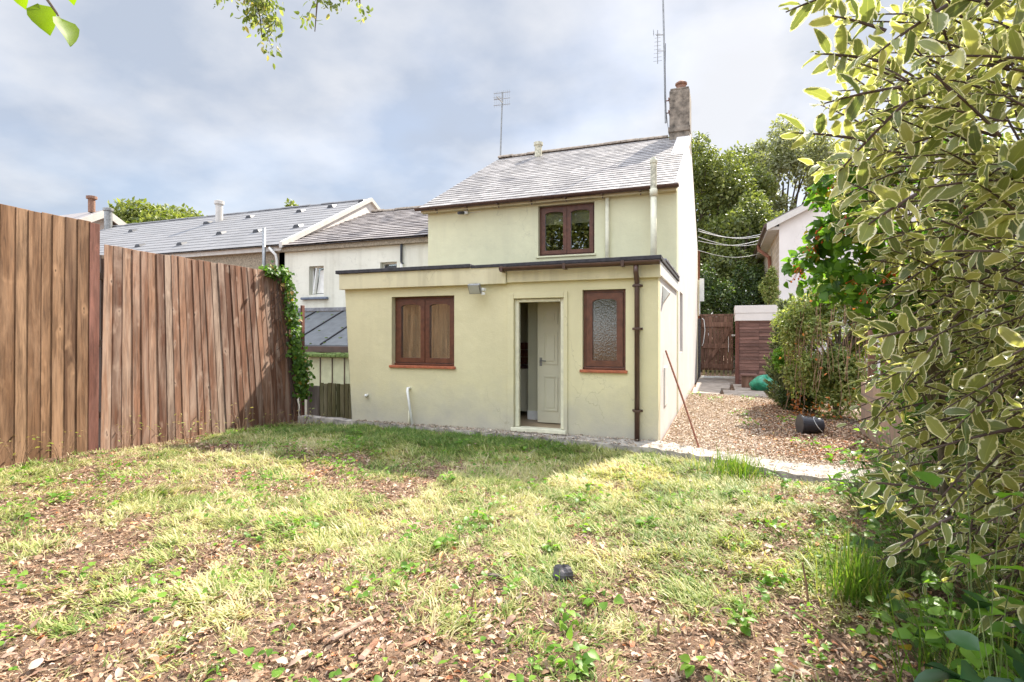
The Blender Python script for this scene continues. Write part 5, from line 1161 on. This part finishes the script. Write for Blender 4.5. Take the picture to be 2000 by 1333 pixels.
# scattered small green leaves of creeping weeds
NW = 16000; wx, wy = g.uniform(-7, 1.6, NW), g.uniform(1.2, 7.2, NW); ok = in_lawn(wx, wy) & (fnoise(wx, wy, 2.4, 44)+.8*fnoise(wx, wy, 7, 45) > .30-.25*sstep(.2, 1.2, wx)); wx, wy = wx[ok], wy[ok]; n = len(wx)
litter('creeping_weeds', wx, wy, H(wx, wy)+.02, g.uniform(.015, .05, n), L_LIME, g.random(n), g, T_BROAD, .05)

# weeds one can tell apart
G2 = 'small green weeds in the lawn'
spots = [(-.62, 2.95), (-.75, 2.7), (.1, 4.1), (.3, 4.6), (-.55, 4.3), (-2.6, 4.9), (-1.1, 3.6), (.5, 5.3), (-4.6, 4.2), (-3.9, 5.6), (.75, 4.9), (-.1, 2.5), (-1.75, 2.9), (.28, 3.6)]
rw = np.random.default_rng(17)
while len(spots) < 34:
    x, y = rw.uniform(-5.5, 1.1), rw.uniform(2.3, 6.6)
    if bool(in_lawn(np.array([x]), np.array([y]))[0]) and min((x-a)**2+(y-b)**2 for a, b in spots) > .09: spots.append((x, y))
for k, (x, y) in enumerate(spots):
    sprout('weed', (x, y, gz(x, y)), rr.randint(9, 20), rr.uniform(.05, .13), rr.uniform(.05, .1), .055, L_LIME, 'small bright green broad leaved weed in the lawn', 200+k, group=G2, stem=False)
G3 = 'dry seeding weeds along the fence foot'
for k, (x, y, h) in enumerate(((-7.05, 4.0, .35), (-7.1, 4.75, .45), (-7.0, 5.2, .3), (-7.05, 5.9, .38), (-6.95, 6.4, .5), (-7.1, 3.6, .4), (-6.9, 7.0, .3), (-6.6, 7.3, .32), (-7.0, 5.55, .45), (-6.3, 7.25, .22))):
    sprout('weed', (x, y, gz(x, y)), 16, h, .2, .05, L_DRYW, 'straggly dry weed with seed heads at the foot of the brown fence', 240+k, T=T_OVAL, group=G3)

# sticks, stone, bark, twigs
for k, (x, y, h, dx, dy, lb) in enumerate(((-1.26, 2.65, .125, .022, .0, 'upright snapped stick in the leaf litter at the bottom centre'), (.44, 3.42, .22, -.03, .02, 'upright bent twig beside the green grass tuft'), (-.30, 2.78, .075, .0, .01, 'short cut stem standing in the lawn near the dark stone'),
                                             (.40, 2.55, .13, -.01, .0, 'thin upright stem in the litter at the lower right'), (.14, 2.95, .09, -.05, .02, 'short slanting stem in the pale grass at the right'))):
    mb = MB(); z = gz(x, y); mb.tube([(x, y, z-.03), (x+dx*.4, y+dy*.5, z+h*.5), (x+dx, y+dy, z+h)], [.007, .006, .005], 7); tag(mb.build('stick', M['dry']), lb, 'stick')
V, Q = [], []; nu, nv = 14, 9
for j in range(nv+1):
    for i in range(nu):
        a = 2*math.pi*i/nu; p = math.pi*j/nv; r = 1+.15*math.sin(2*a+3*p)+.1*math.sin(5*a-2*p)
        V.append((-.89+.068*r*math.cos(a)*math.sin(p), 3.16+.045*r*math.sin(a)*math.sin(p), gz(-.89, 3.16)+.055+.05*math.cos(p)*r))
for j in range(nv):
    for i in range(nu): Q.append((j*nu+i, j*nu+(i+1) % nu, (j+1)*nu+(i+1) % nu, (j+1)*nu+i))
tag(np_mesh('stone', np.array(V), np.array(Q), M['rock'], rnd=np.zeros(len(Q)), smooth=False), 'dark lumpy stone lying in the middle of the lawn', 'stone')
for k, (x, y, ln, a, lb) in enumerate(((-1.72, 2.25, .26, .55, 'long brown bark strip at the bottom left of centre'), (-1.52, 2.12, .18, .9, 'short splintered bark piece at the bottom edge'), (-1.28, 3.05, .11, -.6, 'pale grey wood chip in the lawn at centre'), (-1.35, 2.28, .2, .3, 'weathered bark piece among pale leaves'), (.05, 2.28, .13, .1, 'pale flat wood chip at the lower right'))):
    mb = MB(); z = gz(x, y)+.015; mt = Matrix.Translation((x, y, z)) @ Matrix.Rotation(a+.9, 4, 'Z') @ Matrix.Rotation(.08, 4, 'Y')
    mb.hexa([tuple(mt @ Vector(p)) for p in ((-ln/2, -.012, 0), (ln/2, -.02, .004), (ln/2, .012, .004), (-ln/2, .02, 0), (-ln/2+.01, -.01, .01), (ln/2-.02, -.016, .016), (ln/2, .01, .012), (-ln/2+.02, .016, .014))]); tag(mb.build('bark_piece', M['greyboard'] if k in (2, 4) else M['fence_b'], bevel=.002), lb, 'bark')
for k, (pts, lb) in enumerate((([(-.55, 2.1, .02), (-.72, 2.14, .03), (-.92, 2.22, .02)], 'thin pinkish twig lying on the bare mulch at the bottom centre'), ([(.30, 3.3, .03), (.42, 3.12, .04), (.52, 3.02, .02), (.56, 2.9, .03)], 'crooked brown twig lying by the grass tuft'))):
    mb = MB(); mb.tube([(x, y, gz(x, y)+z) for x, y, z in pts], .007, 6); tag(mb.build('twig', M['dry']), lb, 'twig')

# ivy on the end of the fence
iv = thing('ivy', 'green ivy climbing the far end of the reddish fence', 'climber', (-7.25, 8.05, -.1)); g = np.random.default_rng(61); P, Nn = [], []; mb = MB()
for k in range(1500):
    u = g.random()
    if u < .55: z = g.uniform(.35, 2.45); y = 8.04-.42*z/2.6+g.normal()*.07; x = -7.25+abs(g.normal())*.06
    elif u < .80: a = g.random(); y = 7.2+.5*a; z = 2.55+g.normal()*.045; x = -7.28+g.normal()*.06
    else: z = .75+g.normal()*.22; y = 7.98+g.normal()*.08; x = -7.19+g.normal()*.06
    P.append((x, y, z)); Nn.append((1+g.normal()*.4, -.5+g.normal()*.4, .6+g.normal()*.4))
for k in range(7):
    y0 = 8.0-.03*k; mb.tube([(-7.262, y0-.42*z/2.6+.06*math.sin(z*3+k), z) for z in np.linspace(-.1, 2.5, 12)], .006, 5)
for k in range(9):
    z0 = g.uniform(1.0, 2.4); y0 = 8.0-.42*z0/2.6; mb.tube([(-7.262, y0, z0), (-7.262, y0-.18, z0+.08), (-7.262, y0-.36, z0-.04)], .004, 4)
mb.build('stems', M['twig'], iv); n = len(P)
scatter('leaves', T_BROAD, np.array(P), randdir(n, g)+np.array([.2, -.2, -.6]), np.array(Nn), .075*g.uniform(.6, 1.2, n), 1.0, L_BERRY, iv, np.clip(g.normal(.55, .25, n), 0, 1))

# ------------------------------------------------------------------ trees behind the camera whose boughs hang into the top of the view
tree('broadleaf_tree', (-11.5, -17, 0), (-11.5, -17, 6.5), (4.2, 3.5, 5.8), 9000, .32, L_FAR1, 'big tree beyond the garden behind the viewer, mirrored in the upstairs window', 95, tr=.3, lobes=40)
tree('broadleaf_tree', (-5.5, -18, 0), (-5.5, -18, 5.5), (4.0, 3.5, 5.0), 9000, .32, L_FAR1, 'second tree behind the viewer, mirrored in the obscured glass beside the doorway', 96, tr=.3, lobes=40)
def overhang(name, label, trunk, boughs, ls, T, mat, seed, tr=.16, per=26, spread=.10):
    t = thing(name, label, 'tree', trunk); g = np.random.default_rng(seed); mb = MB(); b = Vector(trunk); top = b+Vector((0, 0, 4.6)); P, A = [], []
    mb.tube([b-Vector((0, 0, .3)), b+Vector((.05, .05, 2)), top, top+Vector((.2, .1, 2))], [tr*1.2, tr, tr*.8, tr*.3], 10)
    for (mid, tip, m) in boughs:
        mid, tip = Vector(mid), Vector(tip); mb.tube([top-Vector((0, 0, .5)), top.lerp(mid, .6)+Vector((0, 0, .2)), mid], [tr*.4, tr*.2, .012], 7)
        pts = [mid.lerp(tip, s) for s in (0, .5, 1)]; mb.tube(pts, [.012, .007, .003], 5)
        for k in range(m):
            s = g.uniform(.1, 1); q = mid.lerp(tip, s)+Vector(tuple(g.normal(size=3)*spread)); st_ = mid.lerp(tip, max(0, s-.15)); mb.tube([st_, q], .002, 3, False)
            for i in range(per): P.append(tuple(q+Vector(tuple(g.normal(size=3)*spread*.55)))); A.append((g.normal()*.5, g.normal()*.5, -.7+g.normal()*.4))
    mb.build('trunk', M['bark'], t); n = len(P)
    scatter('crown', T, np.array(P), np.array(A), randdir(n, g), ls*g.uniform(.6, 1.2, n), 1.0, mat, t, g.random(n))
overhang('ash_tree', 'fine leaved tree whose green sprays hang into the top of the sky left of centre', (-4.2, -1.6, 0),
         [(cw(485, -160, 3.6), cw(512, 72, 3.6), 34), (cw(630, -120, 3.6), cw(615, 62, 3.6), 9), (cw(700, -120, 3.7), cw(702, 12, 3.7), 4), (cw(560, -160, 3.7), cw(545, -8, 3.7), 6), (cw(450, -140, 3.7), cw(462, 0, 3.7), 6), (cw(650, -140, 3.7), cw(668, 0, 3.7), 4)], .042, T_OVAL, L_BUSH, 91, per=24, spread=.055)
def hazel():
    t = thing('hazel_tree', 'broad leaved tree with two large lime green leaves dangling at top left', 'tree', (-3.2, -.6, 0)); b = Vector((-3.2, -.6, 0)); mb = MB()
    top = b+Vector((0, .1, 3.4)); e = Vector(cw(75, -25, 1.9)); e2 = Vector(cw(110, 25, 1.9)); e3 = Vector(cw(118, 38, 1.9))
    mb.tube([b-Vector((0, 0, .2)), b+Vector((.03, 0, 1.6)), top, top+Vector((0, .1, 1.2))], [.09, .075, .055, .02], 9)
    mb.tube([top, top.lerp(e, .6)+Vector((0, 0, .35)), e, e2, e3], [.03, .014, .006, .004, .002], 6); mb.build('trunk', M['bark'], t)
    rt = Vector((math.cos(R(YAW)), math.sin(R(YAW)), 0)); fw = Vector((-math.sin(R(YAW)), math.cos(R(YAW)), 0)); up = Vector((0, 0, 1))
    P = [cw(75, 8, 1.9), cw(117, 34, 1.9), cw(35, -35, 1.9), cw(140, -40, 1.9), cw(200, -60, 1.9), cw(20, -60, 1.9), cw(100, -70, 1.9)]
    A = [rt*.35-up, rt*.6-up, rt*.1-up*.9, rt*-.1-up, rt*.4-up, rt*-.3-up, rt-up*.3]; Nn = [fw*-1+rt*.5, fw*-.3+rt*1.0, fw*-1, fw*-1+up*.4, fw*-1, fw*-1, up]
    g = np.random.default_rng(3)
    for k in range(70): q = top+(e-top)*g.uniform(.1, .75)+Vector(tuple(g.normal(size=3)*.25)); q.z = max(q.z, 3.2); P.append(tuple(q)); A.append(Vector((g.normal()*.5, g.normal()*.5, -.6))); Nn.append(Vector((g.normal(), g.normal(), 1)))
    n = len(P); sz = np.full(n, .1); sz[:7] = (.10, .10, .085, .08, .085, .08, .09)
    scatter('crown', T_BROAD, np.array(P), np.array([tuple(a) for a in A]), np.array([tuple(a) for a in Nn]), sz, 1.05, L_HAZEL, t, np.full(n, .5))
hazel()
